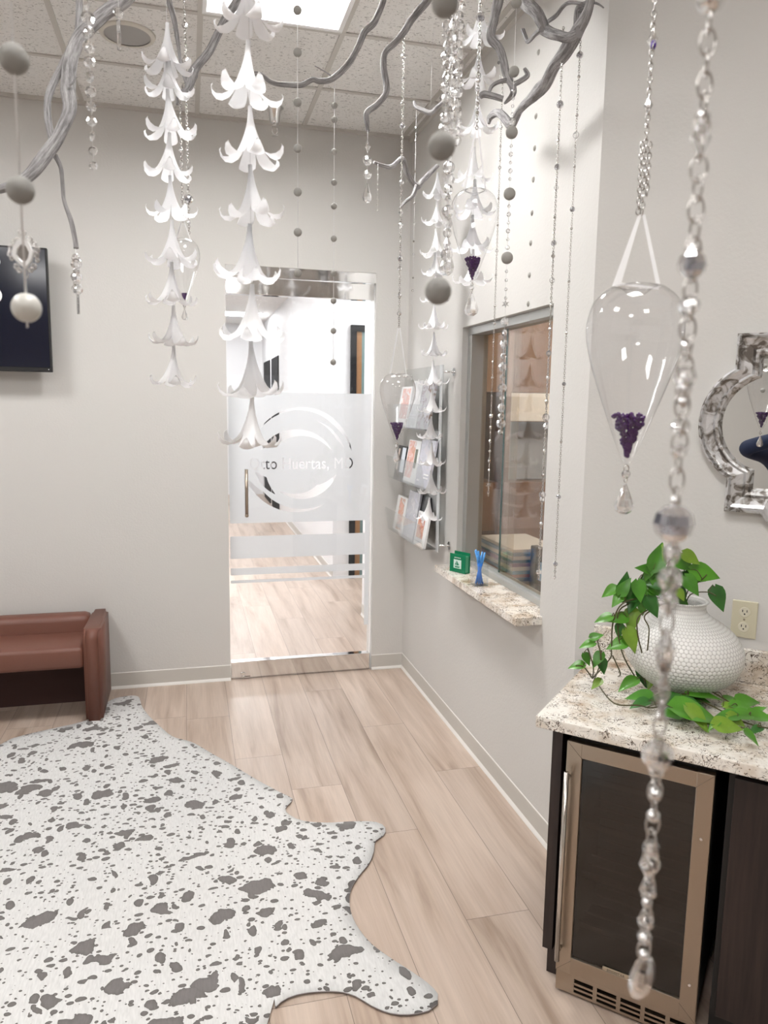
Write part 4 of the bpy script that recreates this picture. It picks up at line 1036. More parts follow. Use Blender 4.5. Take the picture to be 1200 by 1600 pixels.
magazine(tiers[0], 4.32, 4.13, .27, [(.5, .5, .52), (.66, .67, .68)], 'pale grey magazine in the centre of the top tier', title=[(.1, .2, .8, .22, GY), (.1, .26, .8, .28, GY)])
magazine(tiers[0], 4.12, 3.9, .25, [(.16, .10, .07), GY, (.5, .5, .5)], 'brown and grey magazine at the right end of the top tier')

# ================================================================== BRANCHES
def branch(label, limbs, group='driftwood branches hung from the ceiling', wire=True, name='driftwood_branch'):
    """limbs: list of (points, widths_px); points are (x, y, depth-fn)"""
    first = None; t = None
    allm = []
    for li, (pts, wd) in enumerate(limbs):
        P_ = [(p if isinstance(p, Vector) else at(*p)) for p in pts]
        R_ = []
        for p, w in zip(P_, wd if hasattr(wd, '__len__') else [wd]*len(P_)):
            R_.append(w/2/FPX*(p-O()).dot(_fw))
        if t is None:
            t = empty(name, P_[0], label, 'branch', group)
            top = P_[0]
        Q, RR = catmull(P_, R_, 8)
        bm = NB(); tube(bm, Q, RR, 12, wob=.07, uv='bark')
        obj('limb' if li == 0 else 'twig', bm, DRIFT, t)
    if wire:
        bm = NB(); tube(bm, [top, Vector((top.x, top.y, ZC))], .0012, 6); obj('hanging_wire', bm, SILVER, t)
    return t
def pts(L_, r0, r1=None):
    n = len(L_); r1 = r0 if r1 is None else r1
    return [(x, y, r0+(r1-r0)*i/max(1, n-1)) for i, (x, y) in enumerate(L_)]
branch('thick grey driftwood branch sweeping down at the upper left', [
    (pts([(225, -40), (193, 0), (168, 18), (143, 40), (119, 68), (108, 105), (107, 140), (109, 173), (92, 213), (62, 255), (35, 281), (0, 295), (-40, 300)], 1.75, 1.5), [22, 22, 20, 20, 21, 23, 22, 20, 19, 20, 17, 13, 9]),
    (pts([(122, -30), (123, 0), (123, 40), (118, 66), (100, 97), (82, 135), (74, 160), (76, 195), (84, 228)], 1.72, 1.6), [11, 11, 11, 12, 12, 11, 10, 11, 12]),
    (pts([(86, 243), (95, 262), (98, 290), (101, 315), (111, 345), (117, 372), (119, 388)], 1.6, 1.6), [8, 6, 6, 6, 7, 7, 8]),
    (pts([(119, 120), (113, 130), (108, 133)], 1.6), [3, 3, 5])])
branch('grey driftwood branch with rough tip beside the left lily strand', [
    (pts([(390, -30), (372, 0), (352, 28), (340, 53), (327, 80), (305, 108), (300, 118), (293, 140), (280, 150), (277, 163)], 2.2, 2.1), [14, 13, 12, 12, 12, 14, 17, 12, 9, 4]),
    (pts([(262, -30), (264, 0), (271, 25), (277, 60), (281, 92), (283, 105), (292, 130)], 2.2, 2.12), [11, 10, 8, 7, 5, 5, 6])])
branch('wavy grey driftwood branch curving above the glass door', [
    (pts([(606, -30), (597, 7), (585, 35), (570, 50), (558, 75), (545, 98), (521, 122), (500, 127), (488, 125), (470, 133), (440, 132), (424, 128), (405, 116), (385, 118), (363, 135)], 2.6, 2.5), [11, 10, 10, 10, 10, 10, 9, 9, 8, 8, 7, 7, 7, 6, 5]),
    (pts([(520, 120), (508, 112), (492, 103)], 2.6), [2.5, 1.8, 1.5])])
branch('slender grey driftwood branch bending down left of the crystal cluster', [
    (pts([(690, -40), (668, 0), (645, 28), (633, 48), (618, 66), (602, 82), (599, 101), (604, 140), (592, 161), (574, 176), (573, 190), (575, 207)], 2.6, 2.6), [13, 12, 11, 11, 10, 9, 10, 10, 9, 9, 8, 4])])
branch('forked grey driftwood branch behind the middle glass drop', [
    (pts([(780, -40), (778, 0), (772, 28), (767, 57), (780, 75), (787, 95), (792, 118), (801, 136), (801, 148), (788, 162)], 2.3, 2.3), [18, 17, 14, 15, 13, 12, 12, 11, 10, 3]),
    (pts([(800, 133), (812, 127), (824, 118), (819, 107)], 2.3), [8, 8, 8, 5]),
    (pts([(792, 125), (779, 128), (768, 135), (764, 146)], 2.3), [8, 6, 6, 4]),
    (pts([(750, 150), (756, 147), (770, 150), (786, 155)], 2.3), [9, 10, 9, 9]),
    (pts([(787, 95), (780, 97), (779, 100)], 2.3), [6, 5, 3])])
def wx(L_, X0, X1=None):
    n = len(L_); X1 = X0 if X1 is None else X1
    return [atX(x, y, X0+(X1-X0)*i/max(1, n-1)) for i, (x, y) in enumerate(L_)]
branch('large twisted driftwood branch against the right wall with a curled end', [
    (wx([(925, -30), (921, 7), (913, 30), (904, 47), (886, 78), (868, 100), (853, 128), (842, 142), (827, 157), (812, 172), (805, 186), (797, 195), (785, 180), (775, 177), (766, 183), (764, 193)], 1.22, 1.16), [14, 14, 18, 20, 22, 19, 18, 20, 15, 11, 12, 14, 13, 12, 10, 5]),
    (wx([(800, -30), (818, 0), (838, 20), (848, 38), (852, 48), (870, 55), (888, 58), (905, 50)], 1.12, 1.2), [20, 20, 19, 16, 17, 16, 15, 17]),
    (wx([(909, 5), (890, 4), (880, 10), (868, 25), (852, 37)], 1.2), [4, 6, 6, 6, 6]),
    (wx([(846, 46), (836, 54), (825, 65), (820, 55), (817, 47)], 1.12), [9, 7, 6, 6, 7]),
    (wx([(921, 7), (905, 15), (903, 45)], 1.24), [12, 13, 14]),
    (wx([(922, 3), (934, 6), (943, 12)], 1.24), [4, 3, 2])])
b7 = branch('small pale forked twig hanging before the far corner', [
    (pts([(584, 253), (598, 259), (612, 260), (629, 248), (637, 272), (651, 291), (660, 282), (672, 270), (684, 259)], 3.2, 3.57), [4, 6, 7, 7, 8, 9, 8, 7, 6]),
    (pts([(651, 290), (645, 306), (634, 315), (624, 326)], 3.2), [7, 6, 5, 3])], wire=False, group='small twigs hung on chains')
b8 = branch('short grey twig near the ceiling line of the right wall', [
    (pts([(647, 158), (650, 167), (660, 172), (673, 176), (682, 168), (700, 152)], 3.3), [4, 6, 7, 8, 6, 4])], wire=False, group='small twigs hung on chains')
for b_, (x, y) in ((b7, (629, 250)), (b8, (673, 175))):
    p = at(x, y, 3.2 if b_ is b7 else 3.3); bm = NB(); tube(bm, [p, Vector((p.x, p.y, ZC))], .0006, 5); obj('hanging_wire', bm, CORD, b_)

# ================================================================== HANGING STRANDS
def mesh_of(name, bm, mats, smooth=False):
    me = bpy.data.meshes.new(name)
    if smooth:
        for f in bm.faces: f.smooth = True
    bm.to_mesh(me); bm.free()
    for m in (mats if isinstance(mats, (list, tuple)) else [mats]): me.materials.append(m)
    return me
def lily_mesh(seed):
    r = random.Random(seed); bm = NB(); NP = 6; cols = 6; n = NP*cols
    nt_ = 9; rows = []
    for i in range(nt_):
        t = i/(nt_-1); rr_ = .0040+.0175*t**1.9; z = -.076*t
        rows.append([bm.verts.new((rr_*(1+.06*t*math.cos(6*2*PI*k_/n))*math.cos(2*PI*k_/n), rr_*(1+.06*t*math.cos(6*2*PI*k_/n))*math.sin(2*PI*k_/n), z)) for k_ in range(n)])
    for a, b in zip(rows, rows[1:]):
        for k_ in range(n): j = (k_+1) % n; bm.faces.new((a[k_], a[j], b[j], b[k_]))
    path = [(.0, .0225, -.076), (.15, .028, -.086), (.32, .036, -.095), (.5, .046, -.101), (.68, .056, -.101), (.82, .063, -.095), (.92, .0655, -.086), (1, .062, -.078)]
    for p in range(NP):
        lastrow = [rows[-1][(p*cols+c_) % n] for c_ in range(cols+1)]
        ca = 2*PI*(p+.5)/NP; sag = r.uniform(-.006, .008); stretch = r.uniform(.88, 1.08); tw = r.uniform(-.12, .12)
        for s, R_, z in path[1:]:
            hw_ = (PI/NP)*(1-s**2.2)*(1-.25*s)
            R2 = .0225+(R_-.0225)*stretch; row = []
            if s < 1:
                for c_ in range(cols+1):
                    q = c_/cols*2-1; a = ca+q*hw_+tw*s*s
                    fold = (1-q*q)*.004*math.sin(PI*min(1, s*1.1)) - .003*s*q*q
                    row.append(bm.verts.new((R2*math.cos(a), R2*math.sin(a), z+fold*-1+sag*s)))
            else:
                v = bm.verts.new((R2*math.cos(ca+tw), R2*math.sin(ca+tw), z+sag)); row = [v]*(cols+1)
            for c_ in range(cols):
                q = [lastrow[c_], lastrow[c_+1], row[c_+1], row[c_]]
                q2 = [];
                for v in q:
                    if v not in q2: q2.append(v)
                if len(q2) > 2: bm.faces.new(q2)
            lastrow = row
    bmesh.ops.solidify(bm, geom=bm.faces[:], thickness=.0011)
    return mesh_of('lily_flower', bm, PETAL, True)
LILY = [lily_mesh(s) for s in (1, 2, 3)]
def bead_mesh(mat, smooth=False, u=8, v=6, sc=(1, 1, 1), name='bead'):
    bm = NB(); sphere(bm, Vector((0, 0, 0)), 1, u, v, sc=sc); return mesh_of(name, bm, mat, smooth)
FB = bead_mesh(FELT, True, 20, 12, name='felt_ball'); PB = bead_mesh(PEARL, True, 20, 12, name='pearl_ball')
CB = bead_mesh(CRYSTAL, name='crystal_bead'); SBD = bead_mesh(SMOKY, name='smoky_bead'); MB_ = bead_mesh(CHROME, True, 14, 8, name='metal_bead')
SV = bead_mesh(SILVER, False, 8, 6, name='silver_bead')
bm = NB(); lathe(bm, [(0, 1), (.45, .1), (.5, 0), (.45, -.1), (0, -1)], 6); DIAM = mesh_of('diamond_bead', bm, CRYSTAL)
bm = NB(); lathe(bm, [(0, .30), (.55, .24), (1, 0), (.55, -.24), (0, -.30)], 8, mat=Matrix.Rotation(PI/2, 4, 'X')); DISC = mesh_of('crystal_disc', bm, CRYSTAL)
bm = NB(); lathe(bm, [(0, 1), (.10, .85), (.22, .45), (.40, -.1), (.50, -.5), (.42, -.82), (.2, -1), (0, -1.02)], 8); DROP = mesh_of('crystal_drop', bm, CRYSTAL)
bm = NB(); prism(bm, [Vector((.16*math.cos(a), .16*math.sin(a), 1)) for a in (0, 2.1, 4.2)], Vector((0, 0, -1.8)))
fixn(bm); PRISM = mesh_of('crystal_prism', bm, CRYSTAL)
bm = NB()
for k_ in range(6): 
    a = k_*PI/3; lathe(bm, [(0, 1), (.22, .45), (0, 0)], 4, mat=Matrix.Rotation(a, 4, 'Y'))
sphere(bm, Vector((0, 0, 0)), .35, 8, 6); STAR = mesh_of('crystal_star', bm, CRYSTAL)
KIND = {'felt': (FB, 'felt_ball'), 'pearl': (PB, 'pearl_ball'), 'bead': (CB, 'crystal_bead'), 'smoky': (SBD, 'smoky_bead'), 'metal': (MB_, 'metal_bead'), 'silver': (SV, 'silver_bead'),
        'diamond': (DIAM, 'diamond_bead'), 'disc': (DISC, 'crystal_disc'), 'drop': (DROP, 'crystal_drop'), 'prism': (PRISM, 'crystal_prism'), 'star': (STAR, 'crystal_star')}
def chain_bm(p_top, z_bot, link=.009, wire=.0009, width=.0028, seed=0):
    bm = NB(); r = random.Random(seed); z = p_top.z-link/2; k_ = 0
    n = max(1, int((p_top.z-z_bot)/(link*.74)))
    step = (p_top.z-z_bot)/n
    hi = link > .015
    for i in range(n):
        a = (PI/2 if i % 2 else 0)+r.uniform(-.3, .3)-.25
        ax = Vector((math.cos(a), math.sin(a), 0))
        torus(bm, Vector((p_top.x, p_top.y, p_top.z-step*(i+.5))), ax, Vector((0, 0, 1)), width, link/2, wire, 16 if hi else 8, 8 if hi else 4)
    return bm
HANG = {}
def strand(name, label, cat, x, yref, r, ytop, ybot, items, line='cord', lw=.0009, link=.009, group=None, topz=None, point=None):
    """vertical line through pixel (x, yref) at depth r, from pixel row ytop (or the ceiling) down to ybot"""
    P_ = point or at(x, yref, r); X_, Y_ = P_.x, P_.y
    zt = ZC if ytop is None else zat(X_, Y_, ytop)
    zb = zat(X_, Y_, ybot)
    t = empty(name, (X_, Y_, zt), label, cat, group)
    top = Vector((X_, Y_, zt))
    if line == 'cord':
        bm = NB(); tube(bm, [Vector((0, 0, 0)), Vector((0, 0, zb-zt))], lw, 6); obj('cord', bm, CORD, t, loc=(0, 0, 0))
    elif line == 'chain':
        bm = chain_bm(Vector((0, 0, 0)), zb-zt, link, lw, link*.30, seed=int(x)); obj('chain', bm, SILVER, t, loc=(0, 0, 0))
    rnd = random.Random(int(x*7+yref))
    for it in items:
        k_, py, s = it[0], it[1], it[2]
        me, nm = KIND[k_]; z = zat(X_, Y_, py)-zt
        rot = (0, 0, rnd.uniform(0, 6))
        if k_ == 'disc': rot = (0, 0, -yaw+rnd.uniform(-.7, .7))
        sc = s/2 if k_ not in ('diamond', 'drop', 'prism') else s/2
        inst(me, nm, t, (0, 0, z), rot, sc)
    return t
def lily_strand(label, x, yref, r, ytop, rims, sc, group='white paper lily strands', name='lily_strand', xb=None):
    P_ = at(x, yref, r); X_, Y_ = P_.x, P_.y
    zt = ZC if ytop is None else zat(X_, Y_, ytop)
    t = empty(name, (X_, Y_, zt), label, 'flower strand', group)
    zl = zat(X_, Y_, rims[-1])
    bm = NB(); tube(bm, [Vector((0, 0, 0)), Vector((0, 0, zl+.05-zt))], .0007, 6); obj('cord', bm, CORD, t, loc=(0, 0, 0))
    rnd = random.Random(int(x))
    for i, ry in enumerate(rims):
        z = zat(X_, Y_, ry)+.101*sc-zt
        o = inst(LILY[i % 3], 'lily_flower', t, (rnd.uniform(-.003, .003), rnd.uniform(-.003, .003), z), (rnd.uniform(-.06, .06), rnd.uniform(-.06, .06), rnd.uniform(0, 6)), sc*rnd.uniform(.95, 1.05))
    return t
lily_strand('white paper lily strand nearest the left branch, nine blooms long', 268, 350, 2.05, None, [105, 148, 208, 275, 340, 408, 473, 540, 603], 1.08)
lily_strand('largest white paper lily strand hanging in front of the glass door', 392, 350, 1.52, None, [45, 155, 255, 345, 435, 527, 615, 700], 1.06)
lily_strand('small white paper lily strand in front of the brochure rack', 677, 550, 3.70, 262, [308, 352, 396, 430, 470, 512, 556, 600, 643, 686, 727, 770, 812], 1.12)
lily_strand('white paper lily strand tangled behind the middle glass drop', 742, 250, 2.45, None, [60, 132, 205, 285, 335, 390, 443], 1.08)

felts = 'felt ball strings'
strand('felt_ball_string', 'near felt ball string at the left edge with a framed charm', 'ball string', 32, 297, .72, None, 512, [('felt', 92, .0275), ('felt', 297, .026), ('pearl', 481, .028)], lw=.0011, group=felts)
strand('felt_ball_string', 'nearest blurred felt ball string in front of the lily and crystal cluster', 'ball string', 690, 228, .70, None, 470, [('felt', 5, .0245), ('felt', 228, .0255), ('felt', 455, .0255)], lw=.0004, group=felts)
strand('felt_ball_string', 'felt ball string crossing the top left of the glass door', 'ball string', 465, 160, 2.2, None, 432, [('felt', y, .0245) for y in (16, 82, 160, 232, 300, 363, 427)], group=felts)
strand('felt_ball_string', 'felt ball string hung from the wavy branch over the door glass', 'ball string', 522, 285, 2.61, 119, 575, [('felt', y, .0215) for y in (165, 187, 237, 285, 322, 373, 427, 470, 517, 566)], group=felts)
strand('felt_ball_string', 'small felt ball string along the right wall above the reception window', 'ball string', 838, 232, 3.0, 42, 505, [('felt', y, .027) for y in (82, 182, 232, 281, 333, 380, 430, 475)], group=felts, lw=.0005)
mixed = [('felt', 4, .031), ('felt', 112, .031), ('bead', 190, .022), ('felt', 207, .036), ('felt', 303, .036), ('felt', 403, .036)]
for y in list(range(130, 190, 12))+list(range(228, 292, 13))+list(range(322, 394, 13))+list(range(424, 480, 14)): mixed.append(('bead', y, .014 if y % 2 else .010))
mixed += [('star', 475, .026)]
for i, y in enumerate((503, 520, 538, 556, 573, 590, 606, 622, 637, 650, 662, 675)): mixed.append(('disc', y, .030 if i % 2 == 0 else .020))
strand('crystal_strand', 'strand of felt balls and clear discs hanging over the reception window', 'crystal strand', 796, 303, 2.25, None, 678, mixed, lw=.0006, group='crystal strands')
# left crystal bead strand
strand('crystal_strand', 'string of clear round crystals by the thick left branch', 'crystal strand', 141, 130, 1.45, None, 258, [('disc', 4+23.2*i, .0275-.0009*i) for i in range(12)] , group='crystal strands', lw=.0005)
strand('crystal_strand', 'single clear bead and prism near the ceiling speaker', 'crystal strand', 186, 40, 1.5, None, 40, [('bead', 20, .021), ('prism', 58, .062)], lw=.0005, group='crystal strands')
strand('crystal_strand', 'clear crystal pendant with teardrop hung from the slender branch tip', 'crystal strand', 574, 260, 2.6, 203, 290, [('diamond', 229, .042), ('bead', 251, .032), ('bead', 273, .028), ('drop', 301, .066)], lw=.0006, group='crystal strands')
strand('crystal_strand', 'crystal cluster with dark prism on the left twig tip', 'crystal strand', 120, 440, 1.6, 388, 465, [('bead', 403, .018), ('bead', 412, .024), ('bead', 424, .015), ('bead', 433, .024), ('bead', 443, .015), ('bead', 452, .024), ('prism', 477, .046)], lw=.0005, group='crystal strands')
strand('crystal_strand', 'thin crystal thread on the end of the small forked twig', 'crystal strand', 590, 290, 3.2, 256, 330, [('bead', y, .006) for y in range(264, 330, 8)], lw=.0005, group='crystal strands')
# the big crystal cluster
its = []
for i, y in enumerate(range(-10, 425, 17)): its.append((('bead', 'disc', 'bead', 'diamond')[i % 4], y, (.034, .036, .026, .045)[i % 4]))
its.append(('drop', 405, .085))
strand('crystal_strand', 'heavy strand of large clear crystals ending in a teardrop left of the middle glass drop', 'crystal strand', 703, 200, 2.0, None, 380, its, group='crystal strands')
its = [(('bead', 'disc', 'bead')[i % 3], y, (.030, .034, .024)[i % 3]) for i, y in enumerate(range(-5, 230, 15))]
strand('crystal_strand', 'shorter crystal strand twisted beside the heavy crystal strand', 'crystal strand', 716, 100, 2.05, None, 230, its, group='crystal strands')
its = [(('bead', 'disc', 'diamond')[i % 3], y, (.026, .030, .034)[i % 3]) for i, y in enumerate(range(40, 245, 16))]
strand('crystal_strand', 'third crystal strand on the left side of the crystal cluster', 'crystal strand', 696, 130, 1.95, None, 245, its, group='crystal strands')

chains = 'silver chains with crystal beads'
def beads(ys, kinds=('bead',), s=(.012,)): return [(kinds[i % len(kinds)], y, s[i % len(s)]) for i, y in enumerate(ys)]
strand('beaded_chain', 'long silver chain with ringed bead behind the left lily strand', 'chain', 292, 200, 2.15, None, 365, beads([40, 95, 137, 205, 275], ('bead', 'bead', 'bead'), (.018, .022, .026))+[('smoky', 311, .028), ('bead', 348, .010)], 'chain', .0011, .011, chains)
strand('beaded_chain', 'short silver chain beside the rough branch tip', 'chain', 285, 200, 2.1, 152, 347, beads([236, 258, 282], ('metal', 'bead'), (.012,)), 'chain', .0011, .011, chains, point=at(286, 374, 2.11))
strand('beaded_chain', 'silver chain carrying the left glass drop before the brochure rack', 'chain', 630, 250, 2.61, 50, 512, beads([88, 125, 163, 197, 285, 332, 352, 404, 420, 462, 490], ('bead', 'diamond', 'bead', 'smoky'), (.018, .032, .017, .020)), 'chain', .0010, .010, chains, point=at(622, 584, 2.77))
strand('beaded_chain', 'faint thin beaded chain in front of the far corner', 'chain', 648, 300, 3.36, 166, 505, beads([200, 220, 241, 268, 290, 318, 350, 377, 397, 434, 454], ('bead', 'silver'), (.012, .009)), 'cord', .0006, .010, chains)
strand('beaded_chain', 'silver chain with chrome ball above the middle glass drop', 'chain', 745, 100, 2.35, None, 202, [('smoky', 27, .028), ('diamond', 75, .036), ('bead', 118, .018), ('metal', 126, .014), ('bead', 140, .014), ('silver', 162, .012), ('silver', 176, .012)], 'chain', .0014, .013, chains, point=at(742, 297, 2.33))
strand('beaded_chain', 'fine silver chain with star pendant before the reception window', 'chain', 776, 400, 2.95, 85, 775, beads([199, 228, 250, 262, 310, 352, 392, 430, 478, 505, 535, 565, 590, 618], ('bead', 'silver', 'silver'), (.014, .009, .010))+[('metal', 650, .018)]+beads([668, 690, 705, 720, 735], ('silver', 'bead'), (.012, .014))+[('star', 757, .030)]+beads([770], ('silver',), (.01,)), 'chain', .0009, .010, chains)
strand('beaded_chain', 'long silver chain running down the near edge of the reception window', 'chain', 875, 163, 2.33, 42, 905, [('smoky', 163, .024)]+beads([220, 261, 293, 340, 380], ('silver', 'smoky', 'bead'), (.010, .020, .016))+beads(range(400, 900, 38), ('silver', 'bead', 'metal'), (.014, .020, .012))+[('bead', 652, .028), ('bead', 773, .026)], 'chain', .0014, .010, chains, point=atX(875, 163, 1.20))
strand('beaded_chain', 'silver beaded chain on bare wall between window and wall corner', 'chain', 900, 211, 2.3, 48, 905, [('smoky', 86, .022), ('silver', 120, .011), ('silver', 180, .011), ('bead', 211, .022), ('silver', 260, .010), ('smoky', 327, .018), ('silver', 357, .010), ('silver', 440, .010), ('silver', 520, .010), ('smoky', 600, .014), ('silver', 690, .010), ('smoky', 776, .018), ('smoky', 881, .018), ('bead', 893, .010), ('bead', 902, .010)], 'chain', .0009, .010, chains, point=atX(900, 211, 1.25))

# glass drops -------------------------------------------------------------
def glass_drop(label, x, ytop, r, sc, knot_py, fillh=.072, point=None, rot=0, drop='drop', droplen=.052):
    P_ = point or at(x, ytop, r); X_, Y_ = P_.x, P_.y; zt = P_.z
    t = empty('glass_drop_ornament', (X_, Y_, zt), label, 'glass ornament', 'clear glass drop ornaments with purple chips')
    prof = [(.001, -.016), (.012, -.014), (.024, -.005), (.036, -.001), (.050, -.008), (.065, -.023), (.0735, -.046), (.0762, -.072), (.072, -.100), (.062, -.137), (.046, -.183), (.030, -.226), (.016, -.262), (.007, -.282), (0, -.286)]
    q, _ = catmull([(a, 0, b) for a, b in prof], [0]*len(prof), 4)
    bm = NB(); lathe(bm, [(max(p.x*sc, 0), p.z*sc) for p in q], 48); obj('glass_vessel', bm, VESSEL, t, True, loc=(0, 0, 0))
    bm = NB(); torus(bm, Vector((0, 0, -.001*sc)), Vector((1, 0, 0)), Vector((0, 1, 0)), .030*sc, .030*sc, .0016*sc, 28, 6)
    obj('rim', bm, CRYSTAL, t, True, loc=(0, 0, 0))
    bm = NB(); rnd = random.Random(int(x)); z0_ = -.276
    for i in range(260):
        z = z0_+fillh*(rnd.random()**.55); rr_ = max(.001, .004+(z-z0_)*.40-.0045); a = rnd.random()*6.28; q_ = rr_*math.sqrt(rnd.uniform(.3, 1))
        s = .0045*rnd.uniform(.7, 1.15)
        lathe(bm, [(0, s*sc), (s*.8*sc, s*.3*sc), (s*.7*sc, -s*.5*sc), (0, -s*sc)], 5, mat=Matrix.Translation((q_*math.cos(a)*sc, q_*math.sin(a)*sc, z*sc)))
    cc = obj('purple_chips', bm, AMETH, t, loc=(0, 0, 0)); cc['kind'] = 'stuff'
    zk = zat(X_, Y_, knot_py)-zt
    cxr = Vector((_right.x, _right.y, 0)).normalized()
    for s in (-1, 1):
        bm = NB(); p0 = cxr*(.003*s)+Vector((0, 0, zk)); p1 = cxr*(s*.034*sc)+Vector((0, 0, -.002*sc)); w0, w1 = .0025*sc, (.0065 if s < 0 else .0035)*(1 if r < 1.5 else .55)*sc
        f1 = [p0-cxr*w0, p0+cxr*w0, p1+cxr*w1, p1-cxr*w1]
        prism(bm, f1, Vector((.0006, .0006, 0))); 
        if s > 0 and r < 1.5: prism(bm, [p1+Vector((0, 0, .0)), p1+Vector((0, 0, -.004)), -cxr*.034*sc+Vector((0, 0, .001)), -cxr*.034*sc+Vector((0, 0, .005))], Vector((.0006, .0006, 0)))
        fixn(bm); obj('ribbon', bm, RIBBON, t, loc=(0, 0, 0))
    bm = NB(); torus(bm, Vector((0, 0, -.292*sc)), cxr, Vector((0, 0, 1)), .004*sc, .005*sc, .0012*sc); torus(bm, Vector((0, 0, -.312*sc)), cxr, Vector((0, 0, 1)), .003*sc, .004*sc, .001*sc, 10); obj('ring', bm, SILVER, t, loc=(0, 0, 0))
    inst(CB, 'crystal_bead', t, (0, 0, -.302*sc), (0, 0, .4), .0075*sc)
    inst(DROP, 'crystal_drop', t, (0, 0, (-.316-droplen/2)*sc), (0, 0, .3), (droplen*.62*sc, droplen*.62*sc, droplen/2*sc) if True else 1)
    return t
glass_drop('large clear glass drop with purple chips hanging before the diagonal wall', 996, 446, 1.20, 1.0, 335)
glass_drop('glass drop with purple chips hanging in front of the brochure rack', 622, 584, 2.77, .88, 512, fillh=.072)
glass_drop('glass drop with purple chips among the lilies above the window', 742, 297, 2.33, 0.97, 200, fillh=.068, droplen=.075)
glass_drop('glass drop half hidden behind the left lily strand', 286, 374, 2.11, .60, 345, fillh=.03)

# chain that carries the near drop
gp_ = at(996, 446, 1.20)
t = strand('beaded_chain', 'silver chain with violet bead carrying the large glass drop', 'chain', 1008, 330, 1.2, None, 335, [('diamond', 62, .034), ('metal', 48, .006), ('diamond', 165, .028), ('metal', 110, .006), ('silver', 195, .006)], 'chain', .0010, .0125, chains, point=Vector((gp_.x, gp_.y, 0)))
bm = NB(); sphere(bm, Vector((0, 0, 0)), 1, 6, 5, smooth=False, sc=(.7, .7, 1)); me = mesh_of('violet_bead', bm, simple('violet glass', (.06, .02, .22), rough=.1))
inst(me, 'violet_bead', t, (0.002, 0, zat(gp_.x, gp_.y, 70)-ZC), sc=.0075)
zz0 = zat(gp_.x, gp_.y, 222); zz1 = zat(gp_.x, gp_.y, 335); zz2 = zat(gp_.x, gp_.y, 305)
cxr = Vector((_right.x, _right.y, 0)).normalized()
for s, zb in ((-1, zz1), (1, zz2)):
    bm = chain_bm(Vector((0, 0, 0))+cxr*s*.006+Vector((0, 0, zz0-ZC)), zb-ZC, .0105, .0011, .0034, seed=s+3); o = obj('chain_loop', bm, SILVER, t, loc=(0, 0, 0))

# big near chain
near = [('metal', -2, .020), ('bead', 185, .012), ('diamond', 215, .030), ('metal', 392, .010), ('smoky', 413, .021), ('bead', 478, .016), ('bead', 540, .010), ('bead', 590, .018), ('diamond', 610, .030), ('metal', 628, .009), ('bead', 666, .014), ('bead', 705, .012),
        ('metal', 783, .009), ('smoky', 818, .0305), ('bead', 862, .014), ('bead', 905, .020), ('bead', 940, .016), ('diamond', 1015, .036), ('silver', 1040, .012), ('prism', 1085, .05), ('metal', 1120, .008), ('bead', 1180, .026), ('bead', 1203, .014),
        ('metal', 1240, .011), ('metal', 1275, .011), ('bead', 1325, .014), ('diamond', 1350, .036), ('bead', 1392, .014), ('metal', 1410, .009), ('bead', 1440, .014), ('bead', 1465, .012), ('metal', 1492, .009)]
tn = strand('beaded_chain', 'nearest blurred heavy silver chain with crystals crossing the right side', 'chain', 1053, 818, .58, None, 1495, near, 'chain', .0009, .019, chains)
zc_ = zat(tn.location.x, tn.location.y, 1527)-ZC
inst(bead_mesh(CRYSTAL, False, 8, 6, (1, .6, 1.2), 'crystal_medallion'), 'crystal_medallion', tn, (0, 0, zc_), (.1, .2, .5), .0155)

# framed charm
P_ = at(38, 398, .95)
ch_ = empty('framed_charm', P_, 'miniature white scrollwork frame charm hanging before the television', 'charm', None)
rx = Vector((_right.x, _right.y, 0)).normalized(); uz = Vector((0, 0, 1)); nn = rx.cross(uz)
def cp(a, b, d=0): return P_ + rx*(a*.0008) + uz*(b*.0008) + nn*d
bm = NB(); o_ = [(-15, 12), (-4, 24), (8, 20), (16, 4), (12, -10), (2, -22), (-12, -10), (-18, -2)]
o_i = [(x*.62, y*.62) for x, y in o_]
for i in range(8):
    j = (i+1) % 8; prism(bm, [cp(*o_[i]), cp(*o_[j]), cp(*o_i[j]), cp(*o_i[i])], nn*.004)
fixn(bm); obj('frame', bm, simple('white enamel', (.80, .80, .80), rough=.25), ch_)
bm = NB(); prism(bm, [cp(*q, .001) for q in o_i], nn*.001); fixn(bm); obj('mirror_glass', bm, CHROME, ch_)
bm = NB()
for a, b, r_ in ((-20, 10, 4.5), (-22, 1, 4.5), (-20, -6, 3.2), (20, 8, 4.5), (19, 0, 4), (20, -8, 3.2), (-13, -18, 4.2), (-9, -24, 3.6), (14, -18, 4.2), (9, -23, 3.6), (-10, 22, 3.5), (10, 24, 3.5), (16, 17, 3.5), (-16, 18, 3.5)):
    torus(bm, cp(a, b), rx, uz, r_*.0008, r_*.0008, .0007, 12, 5); torus(bm, cp(a, b), rx, uz, r_*.0004, r_*.0004, .0005, 10, 5)
torus(bm, cp(2, -28), rx, uz, .0022, .006, .0006); torus(bm, cp(-2, 33), rx, uz, .005, .0035, .0006)
obj('scrollwork', bm, SILVER, ch_, True)
bm = NB(); tube(bm, [cp(-2, 26), Vector((cp(-2, 26).x, cp(-2, 26).y, ZC))], .0004, 5); obj('cord', bm, CORD, ch_)

